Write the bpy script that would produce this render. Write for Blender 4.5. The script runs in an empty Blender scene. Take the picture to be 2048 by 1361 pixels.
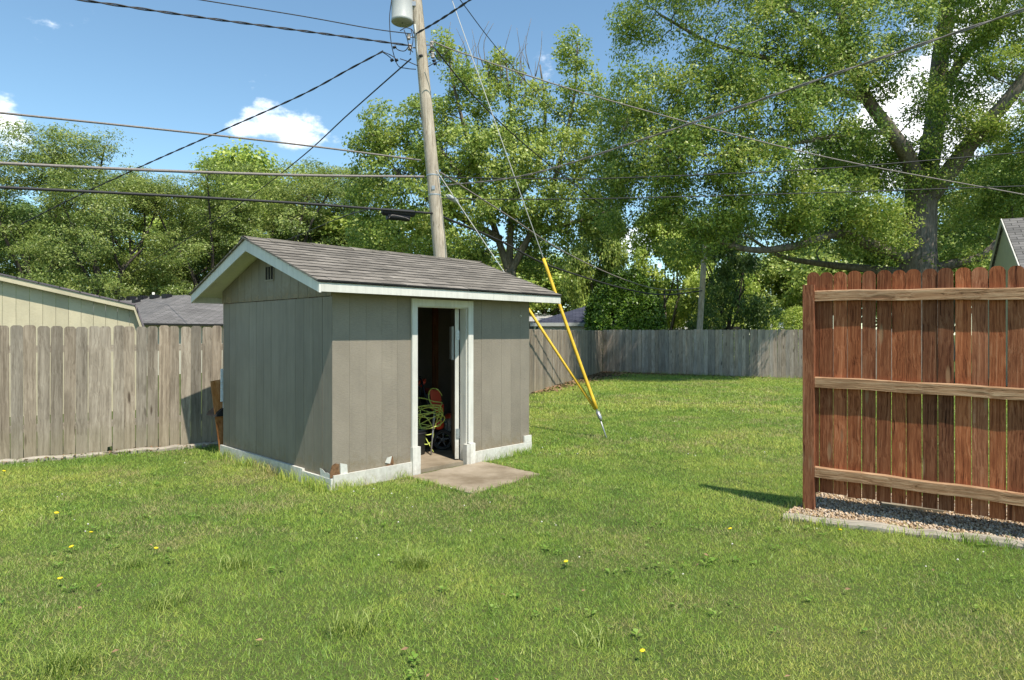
import bpy, math, random
import numpy as np
from mathutils import Vector, Matrix

R = math.radians
SC = bpy.context.scene
COL = SC.collection

# ------------------------------------------------------------------ camera
F_PX, CX, HY, CAM_H = 1310.0, 1024.0, 666.0, 1.6
cam_d = bpy.data.cameras.new('camera')
cam = bpy.data.objects.new('camera', cam_d)
COL.objects.link(cam)
cam.location = (0, 0, CAM_H)
cam.rotation_euler = (R(90), 0, 0)
cam_d.sensor_fit = 'HORIZONTAL'
cam_d.sensor_width = 36.0
cam_d.lens = 36.0 * F_PX / 2048.0
cam_d.shift_y = -(680.5 - HY) / 2048.0
cam_d.clip_end = 2000
SC.camera = cam


def at(px, py, Y):
    """point of the place seen at photo position (px, py) at distance Y"""
    return Vector(((px - CX) / F_PX * Y, Y, CAM_H - (py - HY) / F_PX * Y))


# ------------------------------------------------------------------ sky, sun, exposure
SUN_TO = Vector((0.322, -0.488, 1.0)).normalized()
SUN_EL = math.asin(SUN_TO.z)
SUN_AZ = math.atan2(SUN_TO.x, SUN_TO.y)
W = bpy.data.worlds.new('World')
SC.world = W
W.use_nodes = True
wt = W.node_tree
wt.nodes.clear()


def wn(t, **kw):
    n = wt.nodes.new(t)
    for k, v in kw.items():
        setattr(n, k, v)
    return n


def wmath(op, a, b=None, clamp=False):
    n = wn('ShaderNodeMath', operation=op, use_clamp=clamp)
    for i, v in enumerate((a, b)):
        if v is None:
            continue
        if isinstance(v, (int, float)):
            n.inputs[i].default_value = v
        else:
            wt.links.new(v, n.inputs[i])
    return n.outputs[0]


def wvec(op, a, b=None):
    n = wn('ShaderNodeVectorMath', operation=op)
    for i, v in enumerate((a, b)):
        if v is None:
            continue
        if isinstance(v, tuple):
            n.inputs[i].default_value = v
        else:
            wt.links.new(v, n.inputs[i])
    return n


sky = wn('ShaderNodeTexSky')
sky.sky_type = 'NISHITA'
sky.sun_disc = False
sky.sun_elevation = SUN_EL
sky.sun_rotation = SUN_AZ
sky.altitude = 200
sky.air_density = 1.0
sky.dust_density = 0.1
sky.ozone_density = 1.4
tc = wn('ShaderNodeTexCoord')
DIR = tc.outputs['Generated']
# cumulus clouds: fractal noise on the sky dome, thickened round the banks in view
sep = wn('ShaderNodeSeparateXYZ')
wt.links.new(DIR, sep.inputs[0])
nz1 = wn('ShaderNodeTexNoise')
nz1.inputs['Scale'].default_value = 7.5
nz1.inputs['Detail'].default_value = 9
nz1.inputs['Roughness'].default_value = 0.62
mp1 = wn('ShaderNodeMapping')
mp1.inputs['Scale'].default_value = (1, 1, 1.7)
wt.links.new(DIR, mp1.inputs[0])
wt.links.new(mp1.outputs[0], nz1.inputs['Vector'])
dens = wmath('MULTIPLY', wmath('SUBTRACT', nz1.outputs[0], 0.215), 1.5)
CLOUDS = [  # px, py, half width, half height, strength
    (520, 248, 90, 44, .34), (620, 272, 105, 48, .34), (455, 268, 50, 24, .2), (10, 245, 70, 60, .36), (195, 345, 60, 26, .3),
    (1120, 160, 90, 90, .30), (1260, 490, 110, 70, .36), (1720, 330, 190, 140, .36), (1960, 60, 190, 150, .36),
    (2000, 300, 160, 160, .36), (330, 470, 260, 70, .3), (690, 20, 40, 18, .08), (860, 30, 50, 26, .08)]
for (px, py, hw, hh, st) in CLOUDS:
    c = Vector(((px - CX) / F_PX, 1, (HY - py) / F_PX))
    ln = c.length
    c.normalize()
    d = wvec('SUBTRACT', DIR, tuple(c))
    s = wvec('MULTIPLY', d.outputs[0], (ln * F_PX / hw, ln * F_PX / hw, ln * F_PX / hh))
    l = wvec('LENGTH', s.outputs[0])
    g = wmath('SUBTRACT', 1.25, wmath('MULTIPLY', l.outputs['Value'], 0.8), clamp=True)
    dens = wmath('ADD', dens, wmath('MULTIPLY', g, st))
mr = wn('ShaderNodeMapRange', interpolation_type='SMOOTHSTEP')
mr.inputs['From Min'].default_value = 0.70
mr.inputs['From Max'].default_value = 0.96
wt.links.new(dens, mr.inputs['Value'])
cloud_f = mr.outputs[0]
nz2 = wn('ShaderNodeTexNoise')
nz2.inputs['Scale'].default_value = 11
nz2.inputs['Detail'].default_value = 6
wt.links.new(DIR, nz2.inputs['Vector'])
crm = wn('ShaderNodeValToRGB')
crm.color_ramp.elements[0].position = .3
crm.color_ramp.elements[0].color = (6.2, 6.6, 7.2, 1)
crm.color_ramp.elements[1].position = .62
crm.color_ramp.elements[1].color = (9.6, 9.6, 9.6, 1)
wt.links.new(nz2.outputs[0], crm.inputs[0])
mx = wn('ShaderNodeMix', data_type='RGBA')
wt.links.new(cloud_f, mx.inputs['Factor'])
tint = wn('ShaderNodeMix', data_type='RGBA', blend_type='MULTIPLY')
tint.inputs['Factor'].default_value = 1.0
tint.inputs[7].default_value = (.82, .95, .905, 1)
wt.links.new(sky.outputs[0], tint.inputs[6])
wt.links.new(tint.outputs[2], mx.inputs[6])
wt.links.new(crm.outputs[0], mx.inputs[7])
bg = wn('ShaderNodeBackground')
bg.inputs[1].default_value = 0.122
wt.links.new(mx.outputs[2], bg.inputs[0])
wo = wn('ShaderNodeOutputWorld')
wt.links.new(bg.outputs[0], wo.inputs[0])

sun_d = bpy.data.lights.new('sun', 'SUN')
sun_d.energy = 3.8
sun_d.angle = R(0.53)
sun_d.color = (1.0, 0.93, 0.83)
sun = bpy.data.objects.new('sun', sun_d)
COL.objects.link(sun)
sun.location = (8, -10, 25)
sun.rotation_euler = (-SUN_TO).to_track_quat('-Z', 'Y').to_euler()

SC.view_settings.view_transform = 'Standard'
SC.view_settings.look = 'None'
SC.view_settings.exposure = 0.85
SC.view_settings.gamma = 1
SC.view_settings.use_curve_mapping = False
SC.cycles.max_bounces = 5
SC.cycles.diffuse_bounces = 3
SC.cycles.glossy_bounces = 2
SC.cycles.transmission_bounces = 3
SC.cycles.transparent_max_bounces = 4
SC.cycles.use_denoising = True
SC.render.filter_size = 1.1
SC.cycles.use_adaptive_sampling = True
SC.cycles.adaptive_threshold = 0.012

random.seed(11)
RNG = np.random.default_rng(7)


# ------------------------------------------------------------------ helpers
def link(o, parent=None):
    COL.objects.link(o)
    if parent is not None:
        o.parent = parent
    return o


def empty(name, loc, rz=0.0):
    o = bpy.data.objects.new(name, None)
    o.location = loc
    o.rotation_euler = (0, 0, rz)
    o.empty_display_size = .2
    return link(o)


def tag(o, label=None, cat=None, group=None, kind=None):
    if label:
        o['label'] = label
    if cat:
        o['category'] = cat
    if group:
        o['group'] = group
    if kind:
        o['kind'] = kind
    return o


class MB:
    def __init__(self):
        self.v, self.f, self.sm = [], [], []

    def add(self, vs, fs, smooth=False):
        b = len(self.v)
        self.v += [tuple(p) for p in vs]
        self.f += [tuple(i + b for i in q) for q in fs]
        self.sm += [smooth] * len(fs)
        return self

    def box(self, x0, x1, y0, y1, z0, z1, M=None):
        vs = [Vector((x, y, z)) for z in (z0, z1) for y in (y0, y1) for x in (x0, x1)]
        if M is not None:
            vs = [M @ p for p in vs]
        return self.add(vs, [(0, 2, 3, 1), (4, 5, 7, 6), (0, 1, 5, 4), (2, 6, 7, 3), (0, 4, 6, 2), (1, 3, 7, 5)])

    def prism(self, poly, d, M=None):
        """poly: list of (a, b) in local x,z; extruded along local y from d[0] to d[1]"""
        n = len(poly)
        vs = [Vector((a, d[0], b)) for a, b in poly] + [Vector((a, d[1], b)) for a, b in poly]
        if M is not None:
            vs = [M @ p for p in vs]
        fs = [tuple(range(n)), tuple(range(2 * n - 1, n - 1, -1))]
        fs += [(j, i, i + n, j + n) for i, j in ((k, (k + 1) % n) for k in range(n))]
        return self.add(vs, fs)

    def tube(self, pts, radii, sides=8, caps=True, smooth=True):
        pts = [Vector(p) for p in pts]
        if not hasattr(radii, '__len__'):
            radii = [radii] * len(pts)
        vs, fs = [], []
        ref = None
        for i, p in enumerate(pts):
            t = (pts[min(i + 1, len(pts) - 1)] - pts[max(i - 1, 0)])
            t = t.normalized() if t.length > 1e-9 else Vector((0, 0, 1))
            if ref is None:
                ref = t.orthogonal().normalized()
            ref = ref - t * ref.dot(t)
            ref = ref.normalized() if ref.length > 1e-6 else t.orthogonal().normalized()
            bt = t.cross(ref)
            for k in range(sides):
                a = 2 * math.pi * k / sides
                vs.append(p + (ref * math.cos(a) + bt * math.sin(a)) * radii[i])
        for i in range(len(pts) - 1):
            for k in range(sides):
                k2 = (k + 1) % sides
                fs.append((i * sides + k, i * sides + k2, (i + 1) * sides + k2, (i + 1) * sides + k))
        self.add(vs, fs, smooth)
        if caps:
            b = len(self.v) - len(vs)
            self.f.append(tuple(b + k for k in reversed(range(sides))))
            self.f.append(tuple(b + (len(pts) - 1) * sides + k for k in range(sides)))
            self.sm += [False, False]
        return self

    def lathe(self, prof, sides=20, M=None, smooth=True):
        vs, fs = [], []
        for (r, z) in prof:
            for k in range(sides):
                a = 2 * math.pi * k / sides
                p = Vector((r * math.cos(a), r * math.sin(a), z))
                vs.append(M @ p if M is not None else p)
        for i in range(len(prof) - 1):
            for k in range(sides):
                k2 = (k + 1) % sides
                fs.append((i * sides + k, i * sides + k2, (i + 1) * sides + k2, (i + 1) * sides + k))
        return self.add(vs, fs, smooth)

    def mesh(self, name, mat):
        me = bpy.data.meshes.new(name)
        me.from_pydata(self.v, [], self.f)
        me.materials.append(mat)
        me.polygons.foreach_set('use_smooth', self.sm)
        me.update()
        return me

    def build(self, name, mat, parent=None, loc=None, rot=None):
        o = bpy.data.objects.new(name, self.mesh(name, mat))
        if loc is not None:
            o.location = loc
        if rot is not None:
            o.rotation_euler = rot
        return link(o, parent)


def inst(name, me, parent=None, loc=(0, 0, 0), rot=(0, 0, 0), scale=(1, 1, 1)):
    o = bpy.data.objects.new(name, me)
    o.location = loc
    o.rotation_euler = rot
    o.scale = scale
    return link(o, parent)


def np_mesh(name, V, Fc, mat, rnd=None, dry=None):
    """V (n,3) float, Fc (m,k) int with constant k; rnd per-face float attribute"""
    me = bpy.data.meshes.new(name)
    n, (m, k) = len(V), Fc.shape
    me.vertices.add(n)
    me.vertices.foreach_set('co', np.ascontiguousarray(V, dtype=np.float32).ravel())
    me.loops.add(m * k)
    me.loops.foreach_set('vertex_index', np.ascontiguousarray(Fc, dtype=np.int32).ravel())
    me.polygons.add(m)
    me.polygons.foreach_set('loop_start', np.arange(0, m * k, k, dtype=np.int32))
    me.update(calc_edges=True)
    if rnd is not None:
        a = me.attributes.new('rnd', 'FLOAT', 'FACE')
        a.data.foreach_set('value', np.ascontiguousarray(rnd, dtype=np.float32))
    if dry is not None:
        a = me.attributes.new('dry', 'FLOAT', 'FACE')
        a.data.foreach_set('value', np.ascontiguousarray(dry, dtype=np.float32))
    me.materials.append(mat)
    return me


def vnoise(X, Y, cell, seed, octv=3):
    """smooth value noise 0..1 over the plane"""
    r = np.random.default_rng(seed)
    g = r.random((256, 256))
    out = np.zeros(len(X))
    amp, tot = 1.0, 0.0
    for o in range(octv):
        x, y = X / cell + 37.3 * (o + 1), Y / cell + 11.9 * (o + 1)
        ix, iy = np.floor(x).astype(int), np.floor(y).astype(int)
        fx, fy = x - ix, y - iy
        fx, fy = fx * fx * (3 - 2 * fx), fy * fy * (3 - 2 * fy)
        a, b = g[ix % 256, iy % 256], g[(ix + 1) % 256, iy % 256]
        c, d = g[ix % 256, (iy + 1) % 256], g[(ix + 1) % 256, (iy + 1) % 256]
        out += amp * ((a * (1 - fx) + b * fx) * (1 - fy) + (c * (1 - fx) + d * fx) * fy)
        tot += amp
        amp *= .55
        cell *= .5
    return out / tot


# ------------------------------------------------------------------ materials
class NT:
    def __init__(self, name):
        self.m = bpy.data.materials.new(name)
        self.m.use_nodes = True
        self.t = self.m.node_tree
        self.t.nodes.clear()
        self.out = self.n('ShaderNodeOutputMaterial')

    def n(self, typ, **kw):
        x = self.t.nodes.new(typ)
        for k, v in kw.items():
            setattr(x, k, v)
        return x

    def put(self, sock, v):
        if isinstance(v, (int, float)):
            sock.default_value = v
        elif isinstance(v, (tuple, list)):
            sock.default_value = tuple(v) + ((1,) if len(v) == 3 and sock.type == 'RGBA' else ())
        else:
            self.t.links.new(v, sock)

    def math(self, op, a, b=None, clamp=False):
        x = self.n('ShaderNodeMath', operation=op, use_clamp=clamp)
        self.put(x.inputs[0], a)
        if b is not None:
            self.put(x.inputs[1], b)
        return x.outputs[0]

    def noise(self, vec, scale, detail=4, rough=.55, dist=0.0):
        x = self.n('ShaderNodeTexNoise')
        self.put(x.inputs['Vector'], vec)
        x.inputs['Scale'].default_value = scale
        x.inputs['Detail'].default_value = detail
        x.inputs['Roughness'].default_value = rough
        x.inputs['Distortion'].default_value = dist
        return x.outputs[0]

    def map(self, vec, scale=(1, 1, 1), loc=(0, 0, 0), rot=(0, 0, 0)):
        x = self.n('ShaderNodeMapping')
        self.put(x.inputs['Vector'], vec)
        x.inputs['Scale'].default_value = scale
        x.inputs['Location'].default_value = loc
        x.inputs['Rotation'].default_value = rot
        return x.outputs[0]

    def ramp(self, fac, stops, interp='LINEAR'):
        x = self.n('ShaderNodeValToRGB')
        cr = x.color_ramp
        cr.interpolation = interp
        while len(cr.elements) < len(stops):
            cr.elements.new(.5)
        for e, (p, c) in zip(cr.elements, stops):
            e.position = p
            e.color = tuple(c) + (1,) if len(c) == 3 else c
        self.put(x.inputs[0], fac)
        return x.outputs[0]

    def mix(self, f, a, b, mode='MIX'):
        x = self.n('ShaderNodeMix', data_type='RGBA', blend_type=mode)
        self.put(x.inputs[0], f)
        self.put(x.inputs[6], a)
        self.put(x.inputs[7], b)
        return x.outputs[2]

    def range(self, v, a, b, c=0.0, d=1.0):
        x = self.n('ShaderNodeMapRange')
        self.put(x.inputs[0], v)
        for i, q in enumerate((a, b, c, d)):
            x.inputs[i + 1].default_value = q
        return x.outputs[0]

    def objvec(self):
        """object coordinates shifted by a random amount per object"""
        t = self.n('ShaderNodeTexCoord').outputs['Object']
        oi = self.n('ShaderNodeObjectInfo')
        cmb = self.n('ShaderNodeCombineXYZ')
        for i, k in enumerate((37.0, 53.0, 29.0)):
            self.put(cmb.inputs[i], self.math('MULTIPLY', oi.outputs['Random'], k))
        a = self.n('ShaderNodeVectorMath', operation='ADD')
        self.put(a.inputs[0], t)
        self.put(a.inputs[1], cmb.outputs[0])
        return a.outputs[0], t, oi.outputs['Random']

    def finish(self, col, rough=.8, bump=None, strength=.3, dist=.01, metallic=0.0, spec=.3, extra=None):
        p = self.n('ShaderNodeBsdfPrincipled')
        self.put(p.inputs['Base Color'], col)
        self.put(p.inputs['Roughness'], rough)
        self.put(p.inputs['Metallic'], metallic)
        p.inputs['Specular IOR Level'].default_value = spec
        if bump is not None:
            b = self.n('ShaderNodeBump')
            b.inputs['Strength'].default_value = strength
            b.inputs['Distance'].default_value = dist
            self.put(b.inputs['Height'], bump)
            self.t.links.new(b.outputs[0], p.inputs['Normal'])
        s = p.outputs[0]
        if extra is not None:
            s = extra(self, p)
        self.t.links.new(s, self.out.inputs[0])
        return self.m


def plain(name, col, rough=.6, var=.12, scale=14, bump=.1, metallic=0.0, spec=.3):
    m = NT(name)
    v, t, r = m.objvec()
    n1 = m.noise(v, scale, 5)
    c = m.mix(m.range(n1, .25, .75, 0, 1), tuple(x * (1 - var) for x in col), tuple(min(1, x * (1 + var)) for x in col))
    return m.finish(c, rough, n1, bump, .004, metallic, spec)


def wood(name, stops, axis='Z', grain=34, along=.045, bump=.5, rough=.85, var=(.72, 1.2), knot=(.03, .02, .012), knots=True, stain=None, hue=0.0):
    m = NT(name)
    v, t, r = m.objvec()
    sc = {'X': (along, 1, 1), 'Y': (1, along, 1), 'Z': (1, 1, along)}[axis]
    warp = m.noise(v, 3.0, 2)
    vv = m.map(v, sc)
    add = m.n('ShaderNodeVectorMath', operation='ADD')
    m.put(add.inputs[0], vv)
    cmb = m.n('ShaderNodeCombineXYZ')
    w2 = m.math('MULTIPLY', m.math('SUBTRACT', warp, .5), .05)
    for i in range(3):
        m.put(cmb.inputs[i], w2)
    m.put(add.inputs[1], cmb.outputs[0])
    g = m.noise(add.outputs[0], grain, 5, .68, .3)
    g2 = m.noise(add.outputs[0], grain * 4.5, 2, .6)
    gg = m.math('ADD', m.math('MULTIPLY', g, .75), m.math('MULTIPLY', g2, .25))
    c = m.ramp(gg, stops)
    big = m.noise(m.map(v, (1.0, 1.0, .5) if axis == 'Z' else (.5, 1, 1)), 5.0, 5, .6)
    c = m.mix(.55, c, m.ramp(big, [(.3, (.55, .55, .55)), (.5, (.85, .85, .85)), (.7, (1.1, 1.1, 1.1))]), 'MULTIPLY')
    rv = m.range(r, 0, 1, var[0], var[1])
    cm = m.n('ShaderNodeCombineXYZ')
    rh = m.math('FRACT', m.math('MULTIPLY', r, 7.77))
    m.put(cm.inputs[0], m.math('MULTIPLY', rv, m.range(rh, 0, 1, 1 - hue, 1 + hue)))
    m.put(cm.inputs[1], rv)
    m.put(cm.inputs[2], m.math('MULTIPLY', rv, m.range(rh, 0, 1, 1 + hue, 1 - hue)))
    c = m.mix(1.0, c, cm.outputs[0], 'MULTIPLY')
    h = gg
    if knots:
        vo = m.n('ShaderNodeTexVoronoi')
        ks = {'X': (1.4, 7, 7), 'Y': (7, 1.4, 7), 'Z': (7, 7, 1.4)}[axis]
        m.put(vo.inputs['Vector'], m.map(v, ks))
        vo.inputs['Scale'].default_value = 1.0
        vo.inputs['Randomness'].default_value = 1
        kf = m.range(vo.outputs['Distance'], .075, .14, 1, 0)
        c = m.mix(m.math('MULTIPLY', kf, .85), c, knot)
        h = m.math('SUBTRACT', gg, m.math('MULTIPLY', kf, .3))
    if stain is not None:
        sp = m.n('ShaderNodeSeparateXYZ')
        m.put(sp.inputs[0], t)
        f = m.math('MULTIPLY', m.range(m.math('ADD', sp.outputs['Z'], m.math('MULTIPLY', big, .5)), .25, .75, 1, 0), stain[1])
        c = m.mix(f, c, stain[0])
    return m.finish(c, rough, h, bump, .006, spec=.15)


M = {}
M['grey_wood'] = wood('weathered_wood', [(.28, (0.093, 0.074, 0.056)), (.45, (0.256, 0.212, 0.16)), (.6, (0.377, 0.321, 0.249)), (.78, (0.521, 0.456, 0.367))],
                      knot=(.07, .05, .035), stain=((.30, .26, .16), .45), bump=.4, var=(.68, 1.18), hue=.04)
M['grey_wood_h'] = wood('weathered_wood_long', [(.28, (.12, .1, .08)), (.5, (.33, .29, .23)), (.78, (.52, .47, .39))], axis='X', var=(.9, 1.1))
M['dark_wood'] = wood('aged_wood', [(.3, (.16, .125, .095)), (.45, (.36, .295, .23)), (.6, (.48, .40, .325)), (.78, (.61, .53, .44))],
                      knot=(.05, .04, .03), bump=.4, var=(.72, 1.2), hue=.05)
M['red_wood'] = wood('red_stained_wood', [(.34, (.065, .019, .009)), (.45, (.265, .085, .037)), (.56, (.405, .15, .068)), (.70, (.54, .265, .15))],
                     knot=(.30, .17, .09), bump=.8, var=(.55, 1.15), hue=.10, along=.03, grain=58)
M['red_wood_h'] = wood('red_stained_rail', [(.34, (.07, .034, .016)), (.45, (.29, .155, .078)), (.56, (.42, .255, .145)), (.70, (.58, .40, .25))],
                       axis='X', knot=(.2, .1, .05), bump=.9, var=(.95, 1.1), along=.03, grain=58)
M['stud'] = wood('bare_stud', [(.3, (.16, .06, .025)), (.5, (.30, .12, .055)), (.75, (.42, .2, .1))], knots=False)
M['plywood'] = wood('rusty_plywood', [(.35, (.14, .05, .015)), (.5, (.36, .15, .05)), (.65, (.5, .26, .12))], along=.35, grain=10, knots=False, var=(1, 1))
M['pole_wood'] = wood('pole_wood', [(.32, (.15, .11, .075)), (.45, (.44, .37, .28)), (.58, (.58, .5, .39)), (.72, (.72, .64, .52))], grain=40, along=.03, bump=.7,
                      knot=(.08, .06, .04), var=(.95, 1.05))


def paint(name, col, peel=(.30, .23, .15), rough=.55, horiz=True, z0=.0, z1=.3, amount=.5, var=(.94, 1.05), mud=0.0):
    m = NT(name)
    v, t, r = m.objvec()
    n1 = m.noise(m.map(v, (1, 1, 6) if horiz else (1, 1, .08)), 26, 6, .6)
    n2 = m.noise(v, 2.2, 4)
    rv = m.range(r, 0, 1, var[0], var[1])
    c = m.ramp(m.math('ADD', m.math('MULTIPLY', n2, .55), m.math('MULTIPLY', n1, .45)), [(.33, tuple(x * .80 for x in col)), (.67, tuple(min(1, x * 1.12) for x in col))])
    cm = m.n('ShaderNodeCombineXYZ')
    for i in range(3):
        m.put(cm.inputs[i], rv)
    c = m.mix(1.0, c, cm.outputs[0], 'MULTIPLY')
    sp = m.n('ShaderNodeSeparateXYZ')
    m.put(sp.inputs[0], t)
    n3 = m.noise(v, 9, 6, .65)
    low = m.range(sp.outputs['Z'], z0, z1, amount, 0)
    f = m.range(m.math('ADD', n3, low), .86, .9, 0, 1)
    c = m.mix(f, c, peel)
    # faint rain streaks and grime
    n4 = m.noise(m.map(v, (14, 14, .5)), 1.6, 5, .7)
    c = m.mix(m.range(n4, .55, .8, 0, .22), c, tuple(x * .55 for x in col))
    if mud:
        n5 = m.noise(v, 16, 5, .7)
        mf = m.range(m.math('ADD', n5, m.range(sp.outputs['Z'], 0, .38, .28, -.25)), .5, .8, 0, mud)
        c = m.mix(mf, c, (.20, .16, .10))
    h = m.math('SUBTRACT', n1, m.math('MULTIPLY', f, .8))
    return m.finish(c, rough, h, .8, .004, spec=.25)


M['siding'] = paint('grey_siding_paint', (.262, .226, .175), horiz=True, z0=0, z1=.22, amount=.42, mud=.8)
M['siding_side'] = paint('grey_siding_weathered', (.245, .218, .172), horiz=False, z0=0, z1=.2, amount=.42, var=(.84, 1.1), mud=.8)
M['white'] = paint('white_trim_paint', (.64, .62, .55), peel=(.40, .35, .27), rough=.5, horiz=False, z0=-.2, z1=.4, amount=.24, mud=.35)
M['white_soffit'] = paint('soffit_paint', (.66, .65, .56), peel=(.4, .36, .28), rough=.6, z0=-9, z1=-8, amount=0)
M['inner_wall'] = plain('inner_wall_paint', (.22, .26, .27), .8, .3, 6, .3)
M['bare_rot'] = plain('rotted_wood', (.16, .085, .04), .9, .6, 30, .8)
M['old_white'] = plain('chipped_white', (.56, .55, .49), .7, .12, 30, .4)
M['black'] = plain('black_plastic', (.018, .018, .02), .45, .2, 30, .1)
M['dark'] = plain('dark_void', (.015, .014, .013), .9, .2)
M['rubber'] = plain('tyre_rubber', (.045, .045, .045), .75, .3, 40, .4)
M['rim'] = plain('wheel_rim', (.13, .13, .13), .4, .2, 30, .1)
M['red'] = plain('red_enamel', (.68, .075, .03), .35, .1, 10, .05, spec=.5)
M['metal'] = plain('galvanised_metal', (.42, .43, .43), .42, .2, 40, .2, metallic=.7)
M['engine'] = plain('cast_engine_metal', (.28, .27, .25), .5, .6, 60, .6, metallic=.5)
M['grey_paint'] = plain('transformer_paint', (.42, .43, .41), .45, .06, 5, .03)
M['hose'] = plain('green_hose_rubber', (.58, .66, .14), .5, .12, 30, .1)
M['bin'] = plain('bin_plastic', (.07, .078, .078), .6, .15, 8, .1)
M['yellow'] = plain('yellow_plastic', (.66, .42, .03), .55, .22, 9, .15, spec=.3)
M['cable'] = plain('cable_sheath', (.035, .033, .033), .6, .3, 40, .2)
M['cable_grey'] = plain('grey_cable', (.22, .19, .17), .6, .3, 40, .2)
M['cable_pale'] = plain('galvanised_strand', (.40, .40, .37), .7, .1, 40, .0)
M['ceramic'] = plain('ceramic_insulator', (.40, .36, .32), .3, .1, 8, .02, spec=.5)
M['tan'] = paint('tan_siding_paint', (.52, .46, .31), horiz=True, z0=-9, z1=-8, amount=0)
M['cream'] = plain('cream_wall', (.55, .52, .42), .7, .06, 5)
M['sage'] = plain('sage_wall', (.64, .64, .5), .7, .05, 4)
M['vinyl'] = plain('white_vinyl', (.72, .74, .74), .5, .05, 8)
M['glass_dark'] = plain('window_glass', (.03, .04, .04), .12, .2, 3, 0, spec=.6)


def shingle_mat(name, c0, c1, c2):
    m = NT(name)
    v, t, r = m.objvec()
    g = m.noise(v, 160, 3, .7)
    b = m.noise(v, 5, 5)
    c = m.ramp(m.math('ADD', m.math('MULTIPLY', g, .6), m.math('MULTIPLY', b, .4)), [(.3, c0), (.5, c1), (.72, c2)])
    rv = m.range(r, 0, 1, .72, 1.18)
    cm = m.n('ShaderNodeCombineXYZ')
    for i in range(3):
        m.put(cm.inputs[i], rv)
    c = m.mix(1.0, c, cm.outputs[0], 'MULTIPLY')
    return m.finish(c, .95, g, .6, .004, spec=.1)


M['shingle'] = shingle_mat('shed_shingle', (.10, .088, .072), (.19, .17, .143), (.30, .27, .23))


def far_roof(name, c0, c1, axis_scale=9.0):
    m = NT(name)
    t = m.n('ShaderNodeTexCoord').outputs['Object']
    br = m.n('ShaderNodeTexBrick')
    m.put(br.inputs['Vector'], t)
    br.inputs['Scale'].default_value = 1.0
    br.inputs['Brick Width'].default_value = .33
    br.inputs['Row Height'].default_value = .15
    br.inputs['Mortar Size'].default_value = .012
    br.inputs['Color1'].default_value = c0 + (1,)
    br.inputs['Color2'].default_value = c1 + (1,)
    br.inputs['Mortar'].default_value = tuple(x * .4 for x in c0) + (1,)
    n1 = m.noise(m.map(t, (.4, 1, 1)), 1.8, 5, .7)
    c = m.mix(.5, br.outputs[0], m.ramp(n1, [(.3, (.5, .5, .5)), (.7, (1.3, 1.3, 1.3))]), 'MULTIPLY')
    return m.finish(c, .95, spec=.1)


M['roof_grey'] = far_roof('grey_far_shingle', (.135, .13, .125), (.195, .185, .178))
M['roof_navy'] = far_roof('navy_far_shingle', (.045, .05, .075), (.07, .075, .105))
M['roof_pale'] = far_roof('pale_far_shingle', (.38, .37, .36), (.46, .45, .43))
M['roof_brown'] = far_roof('brown_far_shingle', (.12, .11, .12), (.2, .17, .18))


def ground_mat():
    m = NT('turf_soil')
    t = m.n('ShaderNodeTexCoord').outputs['Object']
    n1 = m.noise(t, .9, 6, .6)
    n2 = m.noise(t, 22, 5, .7)
    c = m.ramp(n1, [(.3, (.05, .085, .02)), (.5, (.085, .12, .03)), (.7, (.12, .13, .045))])
    c = m.mix(m.range(n2, .45, .75), c, (.10, .085, .045))
    n3 = m.noise(t, 60, 3, .7)
    c = m.mix(m.range(n3, .4, .7, 0, .6), c, (.03, .045, .012))
    return m.finish(c, .95, n2, .6, .03, spec=.05)


def blade_mat(name, stops, trans=.35, dry=None, spec=.35):
    m = NT(name)
    a = m.n('ShaderNodeAttribute', attribute_name='rnd').outputs['Fac']
    c = m.ramp(a, stops)
    if dry:
        d = m.n('ShaderNodeAttribute', attribute_name='dry').outputs['Fac']
        c = m.mix(d, c, dry)

    def ex(self, p):
        tr = self.n('ShaderNodeBsdfTranslucent')
        self.put(tr.inputs[0], c)
        mixs = self.n('ShaderNodeMixShader')
        mixs.inputs[0].default_value = trans
        self.t.links.new(p.outputs[0], mixs.inputs[1])
        self.t.links.new(tr.outputs[0], mixs.inputs[2])
        return mixs.outputs[0]
    return m.finish(c, .42, spec=spec, extra=ex)


M['grass'] = blade_mat('grass_blades', [(.08, (.078, .175, .03)), (.30, (.195, .335, .052)), (.55, (.365, .48, .082)), (.80, (.60, .60, .14))], dry=(.50, .40, .20))
M['tuft'] = blade_mat('tuft_blades', [(.0, (.15, .22, .035)), (.5, (.26, .34, .06)), (1, (.45, .5, .16))], dry=None)
M['weed'] = blade_mat('weed_leaves', [(.0, (.11, .23, .03)), (.5, (.2, .34, .05)), (1, (.34, .45, .11))], dry=None)


def leaf_mat(name, stops, trans=.42):
    return blade_mat(name, stops, trans=trans, spec=.5)


M['leaf_oak'] = leaf_mat('oak_leaves', [(.0, (0.079, 0.145, 0.028)), (.35, (0.203, 0.306, 0.050)), (.7, (0.393, 0.471, 0.085)), (1, (0.603, 0.589, 0.170))])
M['leaf_maple'] = leaf_mat('maple_leaves', [(.0, (0.101, 0.175, 0.036)), (.35, (0.244, 0.339, 0.060)), (.7, (0.427, 0.503, 0.105)), (1, (0.617, 0.636, 0.200))])
M['leaf_locust'] = leaf_mat('locust_leaves', [(.0, (0.090, 0.145, 0.034)), (.35, (0.197, 0.273, 0.055)), (.7, (0.335, 0.402, 0.095)), (1, (0.503, 0.525, 0.180))])
M['leaf_light'] = leaf_mat('pale_leaves', [(.0, (0.143, 0.23, 0.036)), (.35, (0.333, 0.446, 0.071)), (.7, (0.555, 0.634, 0.129)), (1, (0.78, 0.78, 0.258))])
M['leaf_dark'] = leaf_mat('dark_leaves', [(.0, (0.048, 0.093, 0.024)), (.4, (0.111, 0.188, 0.038)), (1, (0.27, 0.36, 0.091))])
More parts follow.
